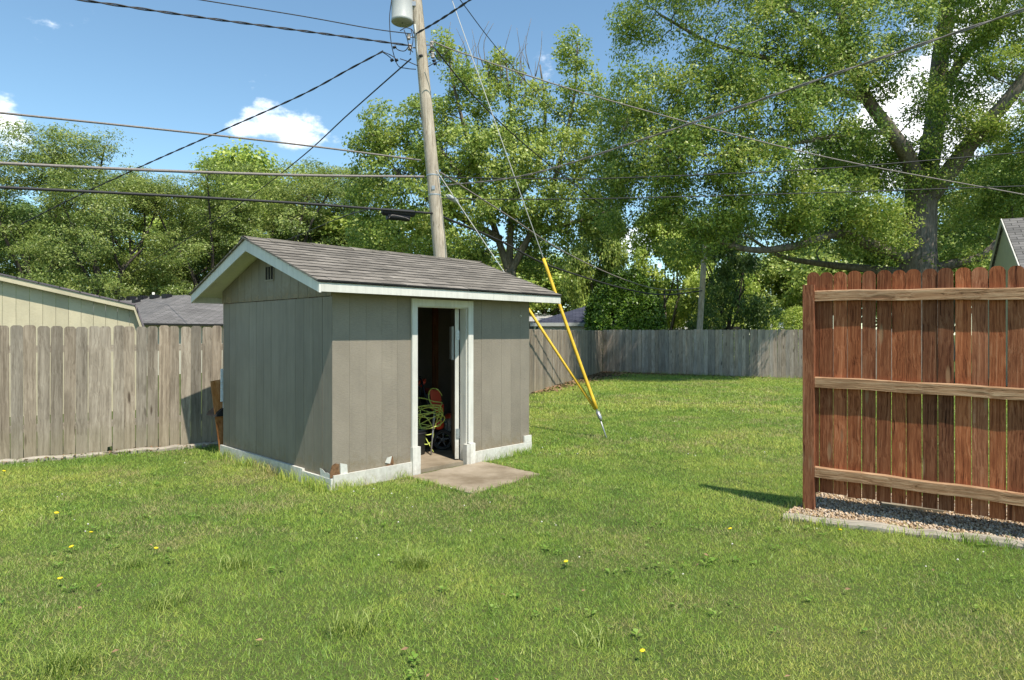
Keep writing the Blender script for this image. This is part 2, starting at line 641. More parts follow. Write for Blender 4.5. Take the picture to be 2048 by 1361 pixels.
M['leaf_cedar'] = leaf_mat('cedar_leaves', [(.0, (0.036, 0.081, 0.010)), (.4, (0.102, 0.196, 0.018)), (1, (0.264, 0.391, 0.040))], trans=.12)
M['bark'] = wood('tree_bark', [(.3, (.06, .048, .037)), (.5, (.19, .16, .125)), (.75, (.36, .31, .25))], grain=16, along=.18, bump=1.0, knots=False, var=(.9, 1.1))
M['bark_dark'] = wood('dark_bark', [(.3, (.03, .025, .02)), (.5, (.075, .062, .05)), (.75, (.15, .13, .11))], grain=16, along=.18, bump=1.0, knots=False, var=(.9, 1.1))
M['litter'] = plain('dry_leaf_litter', (.24, .15, .08), .9, .5, 9, .3)
M['soil'] = plain('bare_soil', (.15, .11, .07), .95, .4, 5, .8)
M['flower'] = plain('dandelion_yellow', (.85, .62, .02), .6, .1)
M['clover'] = plain('clover_white', (.62, .58, .5), .7, .1)


def concrete_mat():
    m = NT('concrete')
    v, t, r = m.objvec()
    n1 = m.noise(v, 2.5, 6, .65)
    n2 = m.noise(v, 70, 4, .7)
    c = m.ramp(n1, [(.3, (.18, .14, .092)), (.5, (.27, .22, .155)), (.7, (.36, .30, .225))])
    c = m.mix(m.range(n2, .55, .8, 0, .5), c, (.14, .12, .09))
    vo = m.n('ShaderNodeTexVoronoi')
    vo.feature = 'DISTANCE_TO_EDGE'
    m.put(vo.inputs['Vector'], m.map(v, (1, 1, 1)))
    vo.inputs['Scale'].default_value = 1.1
    return m.finish(c, .9, m.math('ADD', n1, m.math('MULTIPLY', n2, .3)), .4, .01, spec=.15)


M['concrete'] = concrete_mat()


def gravel_mat():
    m = NT('pea_gravel')
    a = m.n('ShaderNodeAttribute', attribute_name='rnd').outputs['Fac']
    c = m.ramp(a, [(0, (.17, .11, .06)), (.3, (.38, .26, .145)), (.6, (.48, .36, .23)), (.85, (.55, .45, .34)), (1, (.24, .2, .16))])
    return m.finish(c, .75, spec=.25)


M['gravel'] = gravel_mat()

# ------------------------------------------------------------------ ground
gm = MB()
gm.add([(-300, -40, 0), (300, -40, 0), (300, 500, 0), (-300, 500, 0)], [(0, 1, 2, 3)])
ground = gm.build('ground', ground_mat())
tag(ground, 'mown lawn ground of the back yard', 'ground', kind='structure')

# ------------------------------------------------------------------ shed
TH = R(46)
A = Vector((-1.82, 6.63, 0))
VX, VY = Vector((math.cos(TH), math.sin(TH), 0)), Vector((-math.sin(TH), math.cos(TH), 0))
SW, SD = 2.95, 2.67            # width along the front, depth


def shed_pt(x, y, z=0):
    return A + VX * x + VY * y + Vector((0, 0, z))


shed = empty('garden_shed', A, TH)
tag(shed, 'small grey plank shed with white trim and shingle gable roof', 'shed')
EZ, RZ = 2.09, 2.645           # deck top at the front eave edge and at the ridge
OF = .25                       # eave overhang
GL, GR = -.28, SW + .31        # gable overhangs
SL = (RZ - EZ) / (SD / 2 + OF)  # roof slope
PITCH = math.atan(SL)


def deck_z(y):
    return RZ - SL * abs(y - SD / 2)


# floor slab
MB().box(.02, SW - .02, .02, SD - .02, -.05, .045).build('floor_slab', M['concrete'], shed)


def plank_mesh(w, h0, h1a, h1b, th=.018, ragged=0):
    """plank in local x (0..w), bottom z 0, top z from h1a to h1b; face at y=0, back at y=th"""
    poly = [(0, h0), (w, h0), (w, h1b), (0, h1a)]
    if ragged:
        c = random.uniform(.2, .7) * w
        d = random.uniform(.02, .05)
        poly = [(0, h0), (c - .02, h0), (c - .012, h0 + d), (c + .012, h0 + d * .7), (c + .02, h0), (w, h0), (w, h1b), (0, h1a)]
    return MB().prism(poly, (0, th))


PW = .19
GAP = .005
# front wall planks (face y = 0, facing -y)
TOPF = 2.055
BASEZ = .105
front_ranges = [(.0, 1.0), (1.90, SW)]
for a, b in front_ranges:
    n = max(1, round((b - a) / PW))
    w = (b - a) / n
    for i in range(n):
        mb = plank_mesh(w - .0022, 0, TOPF - BASEZ, TOPF - BASEZ, ragged=(i in (1, 4)))
        mb.build('plank', M['siding'], shed, loc=(a + i * w + GAP / 2, random.uniform(-.001, .001), BASEZ))
    MB().box(a + .003, b - .003, 0.0028, .034, BASEZ + .006, TOPF - .01).build('wall_sheathing', M['siding'], shed)
# above-door header panel
MB().box(1.0, 1.9, .004, .03, 1.99, 2.055).build('door_header', M['siding'], shed)
# left gable wall (face x = 0, facing -x): planks run along y
SPLIT = 1.97
n = 14
w = SD / n
RYZ = (0, 0, R(-90))           # local x of plank -> -y ; local y -> +x
for i in range(n):
    y1 = (i + 1) * w
    mb = plank_mesh(w - GAP, 0, SPLIT - BASEZ, SPLIT - BASEZ, ragged=(i in (3, 5, 8)))
    mb.build('plank', M['siding_side'], shed, loc=(random.uniform(-.0015, .0015), y1 - GAP / 2, BASEZ), rot=RYZ)
for i in range(n + 1):
    y0, y1 = max(0, (i - .5) * w) + GAP / 2, min(SD, (i + .5) * w) - GAP / 2
    if y1 - y0 < .02:
        continue
    za, zb = deck_z(y1) - .055 - SPLIT, deck_z(y0) - .055 - SPLIT
    if y0 < SD / 2 < y1:
        ap = deck_z(SD / 2) - .055 - SPLIT
        mb = MB().prism([(0, 0), (y1 - y0, 0), (y1 - y0, zb), (y1 - SD / 2, ap), (0, za)], (0, .018))
    else:
        mb = plank_mesh(y1 - y0, 0, za, zb)
    mb.build('gable_plank', M['siding_side'], shed, loc=(-.012, y1, SPLIT + .006), rot=RYZ)
MB().box(.007, .034, .01, SD - .01, BASEZ + .06, SPLIT - .005).build('wall_sheathing', M['siding_side'], shed)
# gable vent with dark slots
vy, vz = 1.335, 2.285
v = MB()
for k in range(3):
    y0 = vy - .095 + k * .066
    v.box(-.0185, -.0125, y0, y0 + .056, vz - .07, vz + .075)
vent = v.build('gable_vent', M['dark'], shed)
v = MB().box(-.026, -.013, vy - .105, vy + .11, vz - .088, vz - .073)
for k in range(4):
    y0 = vy - .105 + k * .066
    v.box(-.024, -.013, y0, y0 + .0085, vz - .072, vz + .078)
v.build('vent_frame', M['siding_side'], vent)
# rear and right walls
MB().box(.0, SW, SD - .02, SD, BASEZ - .05, 2.06).build('rear_wall', M['siding'], shed)
MB().box(.04, SW - .04, SD - .05, SD - .024, .045, 2.06).build('rear_wall_lining', M['inner_wall'], shed)
pr = [(0.02, BASEZ - .05), (SD - .025, BASEZ - .05), (SD - .025, deck_z(SD) - .06), (SD / 2, RZ - .06), (0.02, deck_z(0) - .06)]
MR = Matrix.Rotation(R(90), 4, 'Z')
MB().prism(pr, (-SW, -SW + .03), MR).build('right_wall', M['siding'], shed)
# skirting boards (white)
SK = .155
MB().box(.0, 1.02, -.03, -.004, -.03, SK).build('skirt_board', M['white'], shed)
MB().box(1.92, SW + .02, -.03, -.004, -.03, SK - .01).build('skirt_board', M['white'], shed)
MB().box(SW - .12, SW + .018, -.027, -.0035, SK - .008, SK + .08).build('skirt_block', M['white'], shed)
MB().box(-.034, -.004, .55, SD + .02, -.03, SK - .005).build('skirt_board', M['white'], shed)
MB().box(-.031, -.004, -.028, .545, -.05, SK - .03).build('skirt_board', M['old_white'], shed)
# rotted corner: white repair patches and bare wood
MB().prism([(-.2, 0), (0, 0), (0, .075), (-.05, .085), (-.09, .08), (-.15, .105), (-.2, .11), (-.185, .05)], (-.026, -.0225), Matrix.Translation((0, 0, SK - .06)) @ Matrix.Rotation(R(-90), 4, 'Z') @ Matrix.Translation((0, 0, 0))).build('repair_patch', M['old_white'], shed)
MB().prism([(.09, 0), (.175, 0), (.165, .10), (.085, .125)], (-.012, -.006), Matrix.Translation((0, 0, SK - .01))).build('repair_patch', M['old_white'], shed)
MB().prism([(-.03, 0), (.085, 0), (.07, .08), (.075, .125), (.03, .14), (-.01, .12), (-.03, .05)], (-.0115, -.0055), Matrix.Translation((0, 0, SK - .02))).build('rotted_patch', M['bare_rot'], shed)
MB().prism([(.61, 0), (.74, 0), (.75, .06), (.735, .13), (.71, .09), (.68, .05), (.64, .03)], (-.009, -.004), Matrix.Translation((0, 0, SK - .03))).build('rotted_patch', M['bare_rot'], shed)
MB().prism([(.635, .07), (.70, .05), (.725, .13), (.66, .12)], (-.0105, -.0095), Matrix.Translation((0, 0, SK - .03))).build('peeled_paint', M['old_white'], shed)
# small white knob high on the right front
MB().lathe([(0, .018), (.012, .016), (.016, .006), (.016, 0)], 10, Matrix.Translation((2.78, -.002, 1.82)) @ Matrix.Rotation(R(90), 4, 'X')).build('wall_knob', M['white'], shed)

# door frame
DL, DR, DT = 1.06, 1.83, 1.905
MB().box(.985, DL, -.032, -.004, .32, 1.985).build('door_casing', M['white'], shed)
MB().box(DR, 1.91, -.032, -.004, .26, 1.985).build('door_casing', M['white'], shed)
MB().box(DL + .001, DR - .001, -.031, -.004, DT, 1.984).build('door_casing', M['white'], shed)
MB().box(.98, DL + .03, -.048, -.002, -.02, .318).build('casing_block', M['white'], shed)
MB().box(DR + .012, 1.925, -.052, -.002, -.02, .258).build('casing_block', M['white'], shed)
MB().box(DR - .038, DR + .010, -.044, .03, -.02, .25).build('casing_block', M['white'], shed)
MB().box(DL - .02, DL + .012, .0, .11, .046, DT).build('door_jamb', M['white'], shed)
MB().box(DR - .012, DR + .02, .0, .11, .046, DT).build('door_jamb', M['white'], shed)
MB().box(DL, DR, .0, .11, DT - .012, DT + .02).build('door_jamb', M['white'], shed)
# inward open door leaf, swung well back
leaf_dir = (Vector((-.16, .987, 0)))
ang = math.atan2(leaf_dir.y, leaf_dir.x) - TH
dl = empty('door', (0, 0, 0))
dl.parent = shed
dl.location = (DR - .045, .13, .06)
dl.rotation_euler = (0, 0, ang)
MB().box(0, .74, -.022, .022, 0, 1.84).build('door_panel', M['siding_side'], dl)
MB().box(-.006, -.0005, -.0235, .0235, 0, 1.84).build('door_edge', M['white'], dl)
for z in (.25, 1.45):
    MB().box(-.014, -.0065, -.03, .012, z, z + .12).build('hinge', M['metal'], dl)
MB().box(.2, .62, .0225, .05, 1.2, 1.62).build('door_window', M['vinyl'], dl)
# studs and inside framing
for x in (.04, .45, .86, 1.27, 1.68, 2.09, 2.5):
    MB().box(x, x + .04, SD - .14, SD - .052, .046, 2.05).build('stud', M['stud'], shed)
for x in (.62, 2.3):
    MB().box(x, x + .04, .036, .12, .046, 2.02).build('stud', M['stud'], shed)
for y in (.5, .95, 1.4, 1.85):
    MB().box(SW - .125, SW - .034, y, y + .04, .046, deck_z(y) - .1).build('stud', M['stud'], shed)
    MB().box(.036, .12, y, y + .04, .046, deck_z(y) - .1).build('stud', M['stud'], shed)
MB().box(1.45, 1.54, 1.5, 1.54, .046, 1.98).build('post', M['stud'], shed)

# roof deck, fascias, shingles
for side in (0, 1):
    ye = -OF if side == 0 else SD + OF
    zt = EZ
    poly = [(ye, zt - .03), (SD / 2, RZ - .03), (SD / 2, RZ), (ye, zt)]
    if side:
        poly = poly[::-1]
    MB().prism(poly, (-GR + .006, -GL - .006), MR).build('roof_deck', M['white_soffit'], shed)
# eave fascia boards
MB().box(GL + .003, GL + 2.3, -OF - .022, -OF - .002, 1.995, EZ + .003).build('eave_fascia', M['white'], shed)
MB().box(GL + 2.303, GR - .003, -OF - .022, -OF - .002, 1.995, EZ + .002).build('eave_fascia', M['white'], shed)
MB().box(GL + .003, GR - .003, SD + OF + .002, SD + OF + .022, 1.985, EZ + .003).build('eave_fascia', M['white'], shed)
# rake fascia boards
fh = .128
for side in (0, 1):
    s = -1 if side == 0 else 1
    ye = SD / 2 + s * (SD / 2 + OF + .021)
    ze = RZ - SL * abs(ye - SD / 2)
    poly = [(ye, ze - fh + .03), (SD / 2, RZ - fh), (SD / 2, RZ + .004), (ye, ze + .004)]
    if side:
        poly = poly[::-1]
    for x0 in (GL - .02, GR - .002):
        MB().prism(poly, (-x0 - .022, -x0), MR).build('rake_fascia', M['white'], shed)
# shingle tabs on the front slope, one by one
run = math.hypot(SD / 2 + OF + .035, SL * (SD / 2 + OF + .035))
NC = 13
EXPO = run / NC
TW = .2985
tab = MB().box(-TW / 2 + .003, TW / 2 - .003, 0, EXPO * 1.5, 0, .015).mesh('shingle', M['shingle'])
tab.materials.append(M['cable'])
tab.polygons[2].material_index = 1  # dark front edge: exposed asphalt, with the course shadow line put into its colour
XL, XR = GL - .045, GR + .03
roofrot = PITCH - R(3.3)
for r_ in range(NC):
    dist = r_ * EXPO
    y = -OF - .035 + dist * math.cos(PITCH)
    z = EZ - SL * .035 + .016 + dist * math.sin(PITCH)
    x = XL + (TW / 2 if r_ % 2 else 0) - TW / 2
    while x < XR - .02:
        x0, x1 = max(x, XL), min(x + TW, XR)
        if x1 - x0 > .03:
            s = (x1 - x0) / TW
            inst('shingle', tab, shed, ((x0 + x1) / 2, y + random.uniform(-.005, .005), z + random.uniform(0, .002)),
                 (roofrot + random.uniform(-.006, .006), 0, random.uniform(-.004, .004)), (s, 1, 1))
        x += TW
# underlay edge below the first course, rear slope courses, ridge caps
MB().box(XL + .01, XR - .01, 0, .12, -.008, -.001).build('starter_course', M['cable'], shed, loc=(0, -OF - .034, EZ - SL * .035 + .012), rot=(PITCH, 0, 0))
rb = MB()
for r_ in range(NC):
    dist = r_ * EXPO
    Mx = Matrix.Translation((0, SD + OF + .035 - dist * math.cos(PITCH), EZ - SL * .035 + .016 + dist * math.sin(PITCH))) @ Matrix.Rotation(-roofrot, 4, 'X')
    rb.box(XL, XR, -EXPO * 1.4, 0, 0, .007, Mx)
ro = rb.build('rear_shingles', M['shingle'], shed)
tag(ro, kind='stuff')
cap = MB()
cap.add([(-.16, -.12, -.12 * SL), (.16, -.12, -.12 * SL), (.16, 0, 0), (-.16, 0, 0), (.16, .12, -.12 * SL), (-.16, .12, -.12 * SL),
         (-.16, -.12, -.12 * SL - .008), (.16, -.12, -.12 * SL - .008), (.16, .12, -.12 * SL - .008), (-.16, .12, -.12 * SL - .008)],
        [(0, 1, 2, 3), (3, 2, 4, 5), (6, 7, 1, 0), (5, 4, 8, 9)])
capm = cap.mesh('ridge_cap', M['shingle'])
k = 0
x = XL + .16
while x < XR - .05:
    inst('ridge_cap', capm, shed, (x, SD / 2, RZ + .038 + .003 * (k % 2)), (0, R(.8), 0))
    x += .27
    k += 1

# concrete pad before the door
pad = MB()
c0 = [(.90, -.05), (2.06, -.05), (2.03, -1.03), (.88, -1.12)]
n = 9
ring = []
for i in range(4):
    a, b = Vector(c0[i]), Vector(c0[(i + 1) % 4])
    for j in range(n):
        p = a.lerp(b, j / n) + Vector((random.uniform(-.022, .022), random.uniform(-.022, .022)))
        ring.append(p)
pts = [shed_pt(p.x, p.y) for p in ring]
vs = [(p.x, p.y, -.03) for p in pts] + [(p.x, p.y, .012) for p in pts]
m_ = len(pts)
pad.add(vs, [tuple(range(m_, 2 * m_))[::-1]] + [(i, i + m_, (i + 1) % m_ + m_, (i + 1) % m_) for i in range(m_)])
po = pad.build('concrete_pad', M['concrete'])
tag(po, 'worn concrete pad in the grass before the open shed door', 'concrete pad')

# ------------------------------------------------------------------ things inside the shed
SQ = Matrix.Translation(A) @ Matrix.Rotation(TH, 4, 'Z')


def s2w(x, y, z=0):
    return SQ @ Vector((x, y, z))


# pressure washer
pw = empty('pressure_washer', (-1.01, 8.88, .046), R(20))
tag(pw, 'red and black pressure washer with a black wheel inside the shed', 'pressure washer')
for s in (-1, 1):
    Mx = Matrix.Translation((.02, s * .2, .135)) @ Matrix.Rotation(R(90), 4, 'X')
    t_ = MB()
    t_.lathe([(.10, -.03), (.128, -.034), (.135, -.02), (.135, .02), (.128, .034), (.10, .03), (.10, -.03)], 28, Mx)
    wheel = t_.build('wheel', M['rubber'], pw)
    t_ = MB()
    t_.lathe([(.0, .012), (.03, .022), (.03, -.022), (0, -.022)], 14, Mx)
    for k in range(5):
        a = k * 2 * math.pi / 5
        t_.tube([Mx @ Vector((.02 * math.cos(a), .02 * math.sin(a), 0)), Mx @ Vector((.104 * math.cos(a + .15), .104 * math.sin(a + .15), 0))], [.016, .011], 6)
    t_.lathe([(.095, .024), (.104, .024), (.104, -.024), (.095, -.024), (.095, .024)], 28, Mx)
    t_.build('rim', M['rim'], wheel)
MB().tube([(.02, -.17, .135), (.02, .17, .135)], .012, 8).build('axle', M['metal'], pw)
fr = MB()
for s in (-1, 1):
    fr.tube([(.42, s * .15, .03), (.40, s * .15, .16), (.05, s * .16, .2), (-.1, s * .17, .3), (-.18, s * .17, .62), (-.26, s * .17, .95)], .014, 8)
fr.tube([(-.26, -.17, .95), (-.28, 0, .98), (-.26, .17, .95)], .016, 8)
fr.tube([(-.12, -.17, .4), (-.12, .17, .4)], .012, 8)
fr.build('frame', M['black'], pw)
MB().box(.0, .40, -.15, .15, .2, .215).build('base_plate', M['black'], pw)
en = MB().box(.08, .34, -.11, .11, .216, .34).box(.10, .3, -.16, -.11, .24, .40).box(.05, .36, -.02, .07, .34, .38)
for k in range(5):
    en.box(.34, .37, -.1 + k * .045, -.08 + k * .045, .23, .37)
en.tube([(.06, -.12, .3), (.0, -.14, .3), (-.02, -.12, .36)], .02, 8)
en.build('engine', M['engine'], pw)
MB().lathe([(.0, .45), (.06, .45), (.09, .435), (.1, .41), (.1, .385), (.0, .385)], 22, Matrix.Translation((.2, .0, 0))).build('engine_cowl', M['red'], pw)
MB().lathe([(0, .05), (.04, .05), (.068, .03), (.072, .0), (0, 0)], 20, Matrix.Translation((-.02, -.16, .33)) @ Matrix.Rotation(R(90), 4, 'X')).build('recoil_cover', M['red'], pw)
MB().prism([(-.1, .52), (.0, .52), (.02, .66), (-.01, .78), (-.14, .80), (-.12, .6)], (-.15, .15)).build('tank', M['red'], pw)
MB().tube([(-.25, -.12, .84), (-.21, -.13, .9), (-.17, 0, .92), (-.21, .13, .9), (-.25, .12, .84)], .018, 8).build('handle_grip', M['red'], pw)
MB().box(-.19, -.14, -.16, .16, .42, .74).build('back_panel', M['black'], pw)
MB().box(-.10, .04, -.19, -.152, .50, .60).build('control_panel', M['red'], pw)

# yellow-green hose hung in loops over the machine
hz = empty('garden_hose', (0, 0, 0))
tag(hz, 'yellow green hose hanging in tangled loops over the pressure washer', 'hose')
hb = MB()
hc = Vector((-1.09, 8.48, 0))
toward = (Vector((0, 0, 0)) - Vector((hc.x, hc.y, 0))).normalized()
sidev = Vector((toward.y, -toward.x, 0)) * -1
if sidev.x < 0:
    sidev = -sidev


def loop_pts(cx, cz, rx, rz, rot, off, n=26, a0=0, a1=2 * math.pi):
    res = []
    for i in range(n + 1):
        a = a0 + (a1 - a0) * i / n
        ux, uz = rx * math.cos(a), rz * math.sin(a)
        X = cx + ux * math.cos(rot) - uz * math.sin(rot)
        Z = cz + ux * math.sin(rot) + uz * math.cos(rot)
        res.append(Vector((hc.x, hc.y, 0)) + sidev * X + toward * (off + .03 * math.sin(2 * a)) + Vector((0, 0, Z)))
    return res


path = []
LOOPS = [(.10, .76, .085, .13, .3, .05), (.0, .66, .2, .075, -.35, .03), (-.03, .58, .22, .07, -.2, .06), (.0, .52, .2, .12, .3, .08),
         (.02, .43, .16, .13, .6, .06), (-.02, .62, .2, .05, .15, .1), (.03, .47, .19, .09, .2, .1), (-.06, .36, .12, .2, .35, .07)]
for i, (cx, cz, rx, rz, rot, off) in enumerate(LOOPS):
    a0 = i * 1.3
    path += loop_pts(cx, cz, rx, rz, rot, off, 24, a0, a0 + 5.6)
tail = path[-1]
path += [tail + sidev * .08 + Vector((0, 0, -.05)), tail + sidev * .12 + Vector((0, 0, -.2)), Vector((hc.x, hc.y, .06)) + sidev * .08 + toward * .12]
# smooth
for _ in range(2):
    q = [path[0]]
    for a, b in zip(path[:-1], path[1:]):
        q += [a.lerp(b, .25), a.lerp(b, .75)]
    q.append(path[-1])
    path = q
hb.tube(path[::2], .0062, 6)
hb.build('hose_coil', M['hose'], hz)
# pressure wand leaning in front
wd = MB().tube([Vector((hc.x, hc.y, .05)) + sidev * .04 + toward * .17, Vector((hc.x, hc.y, .62)) + sidev * .09 + toward * .02], .010, 8)
wd.tube([Vector((hc.x, hc.y, .36)) + sidev * .0665 + toward * .0905, Vector((hc.x, hc.y, .62)) + sidev * .09 + toward * .02], .017, 8)
tag(wd.build('spray_wand', M['metal']), 'thin metal spray wand standing below the hose loops', 'spray wand')
# dark bin by the left jamb
bn = empty('waste_bin', (-1.27, 8.42, .046))
tag(bn, 'dark grey plastic bin just inside the left door jamb', 'bin')
MB().lathe([(0, 0), (.15, 0), (.165, .30), (.178, .31), (.178, .325), (.162, .325), (.15, .02)], 24).build('bin_body', M['bin'], bn)
MB().lathe([(.182, .26), (.186, .265), (.186, .285), (.17, .29)], 24).build('bin_rim', M['black'], bn)
# shelf board and hanging things are lost in the dark; one dark tool rack on the rear wall
MB().box(0, .5, 0, .08, 0, .03).build('shelf', M['stud'], shed, loc=(1.9, SD - .23, 1.42))

# ------------------------------------------------------------------ things between shed and left fence
ply = MB().prism([(0, 0), (.95, 0), (.95, .98), (0, .98)], (0, .016)).build('plywood_sheet', M['plywood'], None)
tag(ply, 'rust brown plywood sheet leaning behind the left end of the shed', 'plywood')
ply.location = s2w(-.0, SD + .10, .0)
ply.rotation_euler = (R(0), R(-7), TH)
vs_ = MB()
for k in range(8):
    z0 = k * .085
    inset = max(0, (k - 5)) * .05 + (0.03 if k == 0 else 0)
    vs_.add([(inset, 0, z0), (1.2, 0, z0), (1.2, .014, z0 + .085), (inset, .014, z0 + .085), (inset, .02, z0), (1.2, .02, z0), (1.2, .02, z0 + .085), (inset, .02, z0 + .085)],
            [(0, 1, 2, 3), (5, 4, 7, 6), (4, 5, 1, 0), (4, 0, 3, 7), (1, 5, 6, 2), (3, 2, 6, 7)])
vo_ = vs_.build('siding_panel', M['vinyl'])
vo_.location = s2w(-.012, SD + .04, .62)
vo_.rotation_euler = (0, 0, TH)
tag(vo_, 'white lapped siding piece standing behind the left end of the shed', 'siding')
bk = MB().prism([(0, .0), (.3, 0), (.3, .1), (.1, .1), (.03, .05)], (0, .3)).build('black_tray', M['black'])
bk.location = s2w(-.08, SD + .045, .515)
bk.rotation_euler = (0, 0, TH)
tag(bk, 'black plastic tray under the white siding behind the shed', 'tray')

# ------------------------------------------------------------------ grey picket fences


def picket(w, h, th, ear=.03, notch=False, bottom=0.0):
    e = ear
    poly = [(-w / 2, bottom), (w / 2, bottom), (w / 2, h - e), (w / 2 - e * .45, h - e * .3), (w / 2 - e, h), (-w / 2 + e, h), (-w / 2 + e * .45, h - e * .3), (-w / 2, h - e)]
    if notch:
        poly = [(-w / 2, bottom), (w / 2 - .06, bottom), (w / 2 - .05, bottom + .09), (w / 2, bottom + .1)] + poly[2:]
    return MB().prism(poly, (-th / 2, th / 2))


def grey_fence(name, p0, p1, label, mat, pitch=.135, h=1.69, notch_at=None, hvar=.014, rails_behind=1):
    p0, p1 = Vector(p0).to_3d(), Vector(p1).to_3d()
    d = (p1 - p0)
    L = d.length
    rz = math.atan2(d.y, d.x)
    root = empty(name, p0, rz)
    tag(root, label, 'fence', 'grey board fences round the yard')
    n = int(L / pitch)
    meshes = [picket(pitch - g, h, .017, ear=.03).mesh('board', mat) for g in (.004, .006, .009)]
    nm = picket(pitch - .005, h, .017, notch=True).mesh('board', mat)
    for i in range(n):
        me = random.choice(meshes)
        if notch_at is not None and i == notch_at:
            me = nm
        inst('board', me, root, ((i + .5) * pitch, random.uniform(-.003, .003), random.uniform(-hvar, hvar)),
             (random.uniform(-.006, .006), random.uniform(-.007, .007), random.uniform(-.03, .03)))
    s = rails_behind
    for z in (.35, 1.35):
        MB().box(0, L, .012 * s + (0 if s > 0 else -.04), .012 * s + (.04 if s > 0 else 0), z, z + .09).build('rail', M['grey_wood_h'], root)
    x = .6
    while x < L:
        MB().box(x - .045, x + .045, .056 if s > 0 else -.146, .146 if s > 0 else -.056, 0, 1.6).build('post', M['grey_wood'], root)
        x += 2.4
    return root


dirL = Vector((1.84, 1.2)).normalized()
FL0 = Vector((-6.1, 8.2)) - dirL * 1.9
FK = Vector((-1.6, 11.13))
FC = Vector((3.67, 26.5))
dirB = Vector((6.33, -3.8)).normalized()
FE = FC + dirB * 11.2
nnotch = int(((Vector(((220 - CX) / F_PX * 8.68, 8.68)) - FL0).length) / .135)
grey_fence('board_fence', FL0, FK, 'weathered sunlit board fence left of and behind the grey shed', M['grey_wood'], notch_at=nnotch)
grey_fence('board_fence', FK, FC, 'weathered board fence running back from the shed behind the yellow guy guards', M['grey_wood'])
grey_fence('board_fence', FC + dirB * .02, FE, 'dark grey shaded board fence across the far end of the lawn', M['dark_wood'], h=1.72)

# timber edging along the left fence

def timber(name, p0, p1, w, h, mat, label, z0=-.03, wob=.011):
    p0, p1 = Vector(p0), Vector(p1)
    d = (p1 - p0).to_2d()
    rz = math.atan2(d.y, d.x)
    L = d.length
    b = MB()
    n = max(4, int(L / .12))
    prof = [(-w / 2, 0), (w / 2, 0), (w / 2, h * .75), (w / 2 - .018, h), (-w / 2 + .018, h), (-w / 2, h * .75)]
    vs, fs = [], []
    for i in range(n + 1):
        dy, dz = random.uniform(-wob, wob), random.uniform(-wob, wob)
        for (a, c) in prof:
            vs.append((L * i / n, a + dy, c + (dz if c > 0 else 0)))
    m = len(prof)
    for i in range(n):
        for k in range(m):
            k2 = (k + 1) % m
            fs.append((i * m + k, (i + 1) * m + k, (i + 1) * m + k2, i * m + k2))
    fs += [tuple(range(m)), tuple(range(n * m, n * m + m))[::-1]]
    b.add(vs, fs)
    o = b.build(name, mat)
    o.location = (p0.x, p0.y, z0)
    o.rotation_euler = (0, 0, rz)
    return tag(o, label, 'timber edging')


offL = Vector((dirL.y, -dirL.x)) * .16
timber('landscape_timber', FL0 + offL, FL0 + offL + dirL * 4.55, .085, .085, M['grey_wood_h'], 'pale weathered timber edging along the foot of the left fence')

# ------------------------------------------------------------------ red fence
RP = Vector((2.655, 5.84))
dirR = Vector((.81, -.586)).normalized()
rzR = math.atan2(dirR.y, dirR.x)
rf = empty('red_fence', (RP.x, RP.y, 0), rzR)
tag(rf, 'red stained picket fence panel with three rails on the right', 'fence')
MB().box(-.05, .042, -.045, .045, -.05, 2.025).build('post', M['red_wood'], rf)
MB().box(2.55, 2.64, -.045, .045, -.05, 1.99).build('post', M['red_wood'], rf)
KS = -.0206


def rail(z, hh, name='rail'):
    b = MB()
    x0, x1 = .045, 2.545
    n = 14
    vs, fs = [], []
    for i in range(n + 1):
        x = x0 + (x1 - x0) * i / n
        zz = z + KS * x
        dz = .004 * math.sin(i * 1.7 + z * 9)
        for (a, c) in ((-.030, -hh / 2), (-.030, hh / 2 - .008), (-.022, hh / 2), (.016, hh / 2), (.016, -hh / 2)):
            vs.append((x, a + .002 * math.sin(i * 2.1 + z), zz + c + dz))
    m = 5
    for i in range(n):
        for k in range(m):
            k2 = (k + 1) % m
            fs.append((i * m + k, (i + 1) * m + k, (i + 1) * m + k2, i * m + k2))
    fs += [tuple(range(m)), tuple(range(n * m, n * m + m))[::-1]]
    b.add(vs, fs)
    return b.build(name, M['red_wood_h'], rf)


rail(1.93, .092)
rail(1.168, .092)
rail(.372, .092)
PR = .1105
for i in range(25):
    x = -.035 + (i + .5) * PR
    g = random.choice((.004, .005, .006, .009))
    b = picket(PR - g, 1.955 + random.uniform(-.006, .006), .016, ear=.036, bottom=random.uniform(-.008, .008))
    b.build('board', M['red_wood'], rf, loc=(x, .028 + random.uniform(-.002, .002), .185 + KS * x),
            rot=(random.uniform(-.003, .003), random.uniform(-.0035, .0035), random.uniform(-.03, .03)))

# gravel bed, edging timber and paver along the red fence
nR = Vector((dirR.y, -dirR.x))       # towards the camera side
T0 = Vector((2.33, 5.62))
T1 = T0 + Vector((1.38, -.70)).normalized() * 2.9
timber('landscape_timber', T0, T1, .10, .10, M['grey_wood_h'], 'weathered timber edging in front of the red fence', z0=-.05)
q0, q1 = RP - dirR * .05, RP + dirR * 2.9
bedp = [T0 + Vector((.04, .06)), T1 + Vector((.03, .03)), q1 - nR * 1.3, q0 - nR * .95]
bed = MB()
bed.add([(p.x, p.y, .012) for p in bedp], [(0, 1, 2, 3)])
tag(bed.build('gravel_bed', M['soil']), kind='structure')
N = 22000
uv = RNG.random((N, 2))
P = (np.outer((1 - uv[:, 0]) * (1 - uv[:, 1]), bedp[0]) + np.outer(uv[:, 0] * (1 - uv[:, 1]), bedp[1])
     + np.outer(uv[:, 0] * uv[:, 1], bedp[2]) + np.outer((1 - uv[:, 0]) * uv[:, 1], bedp[3]))
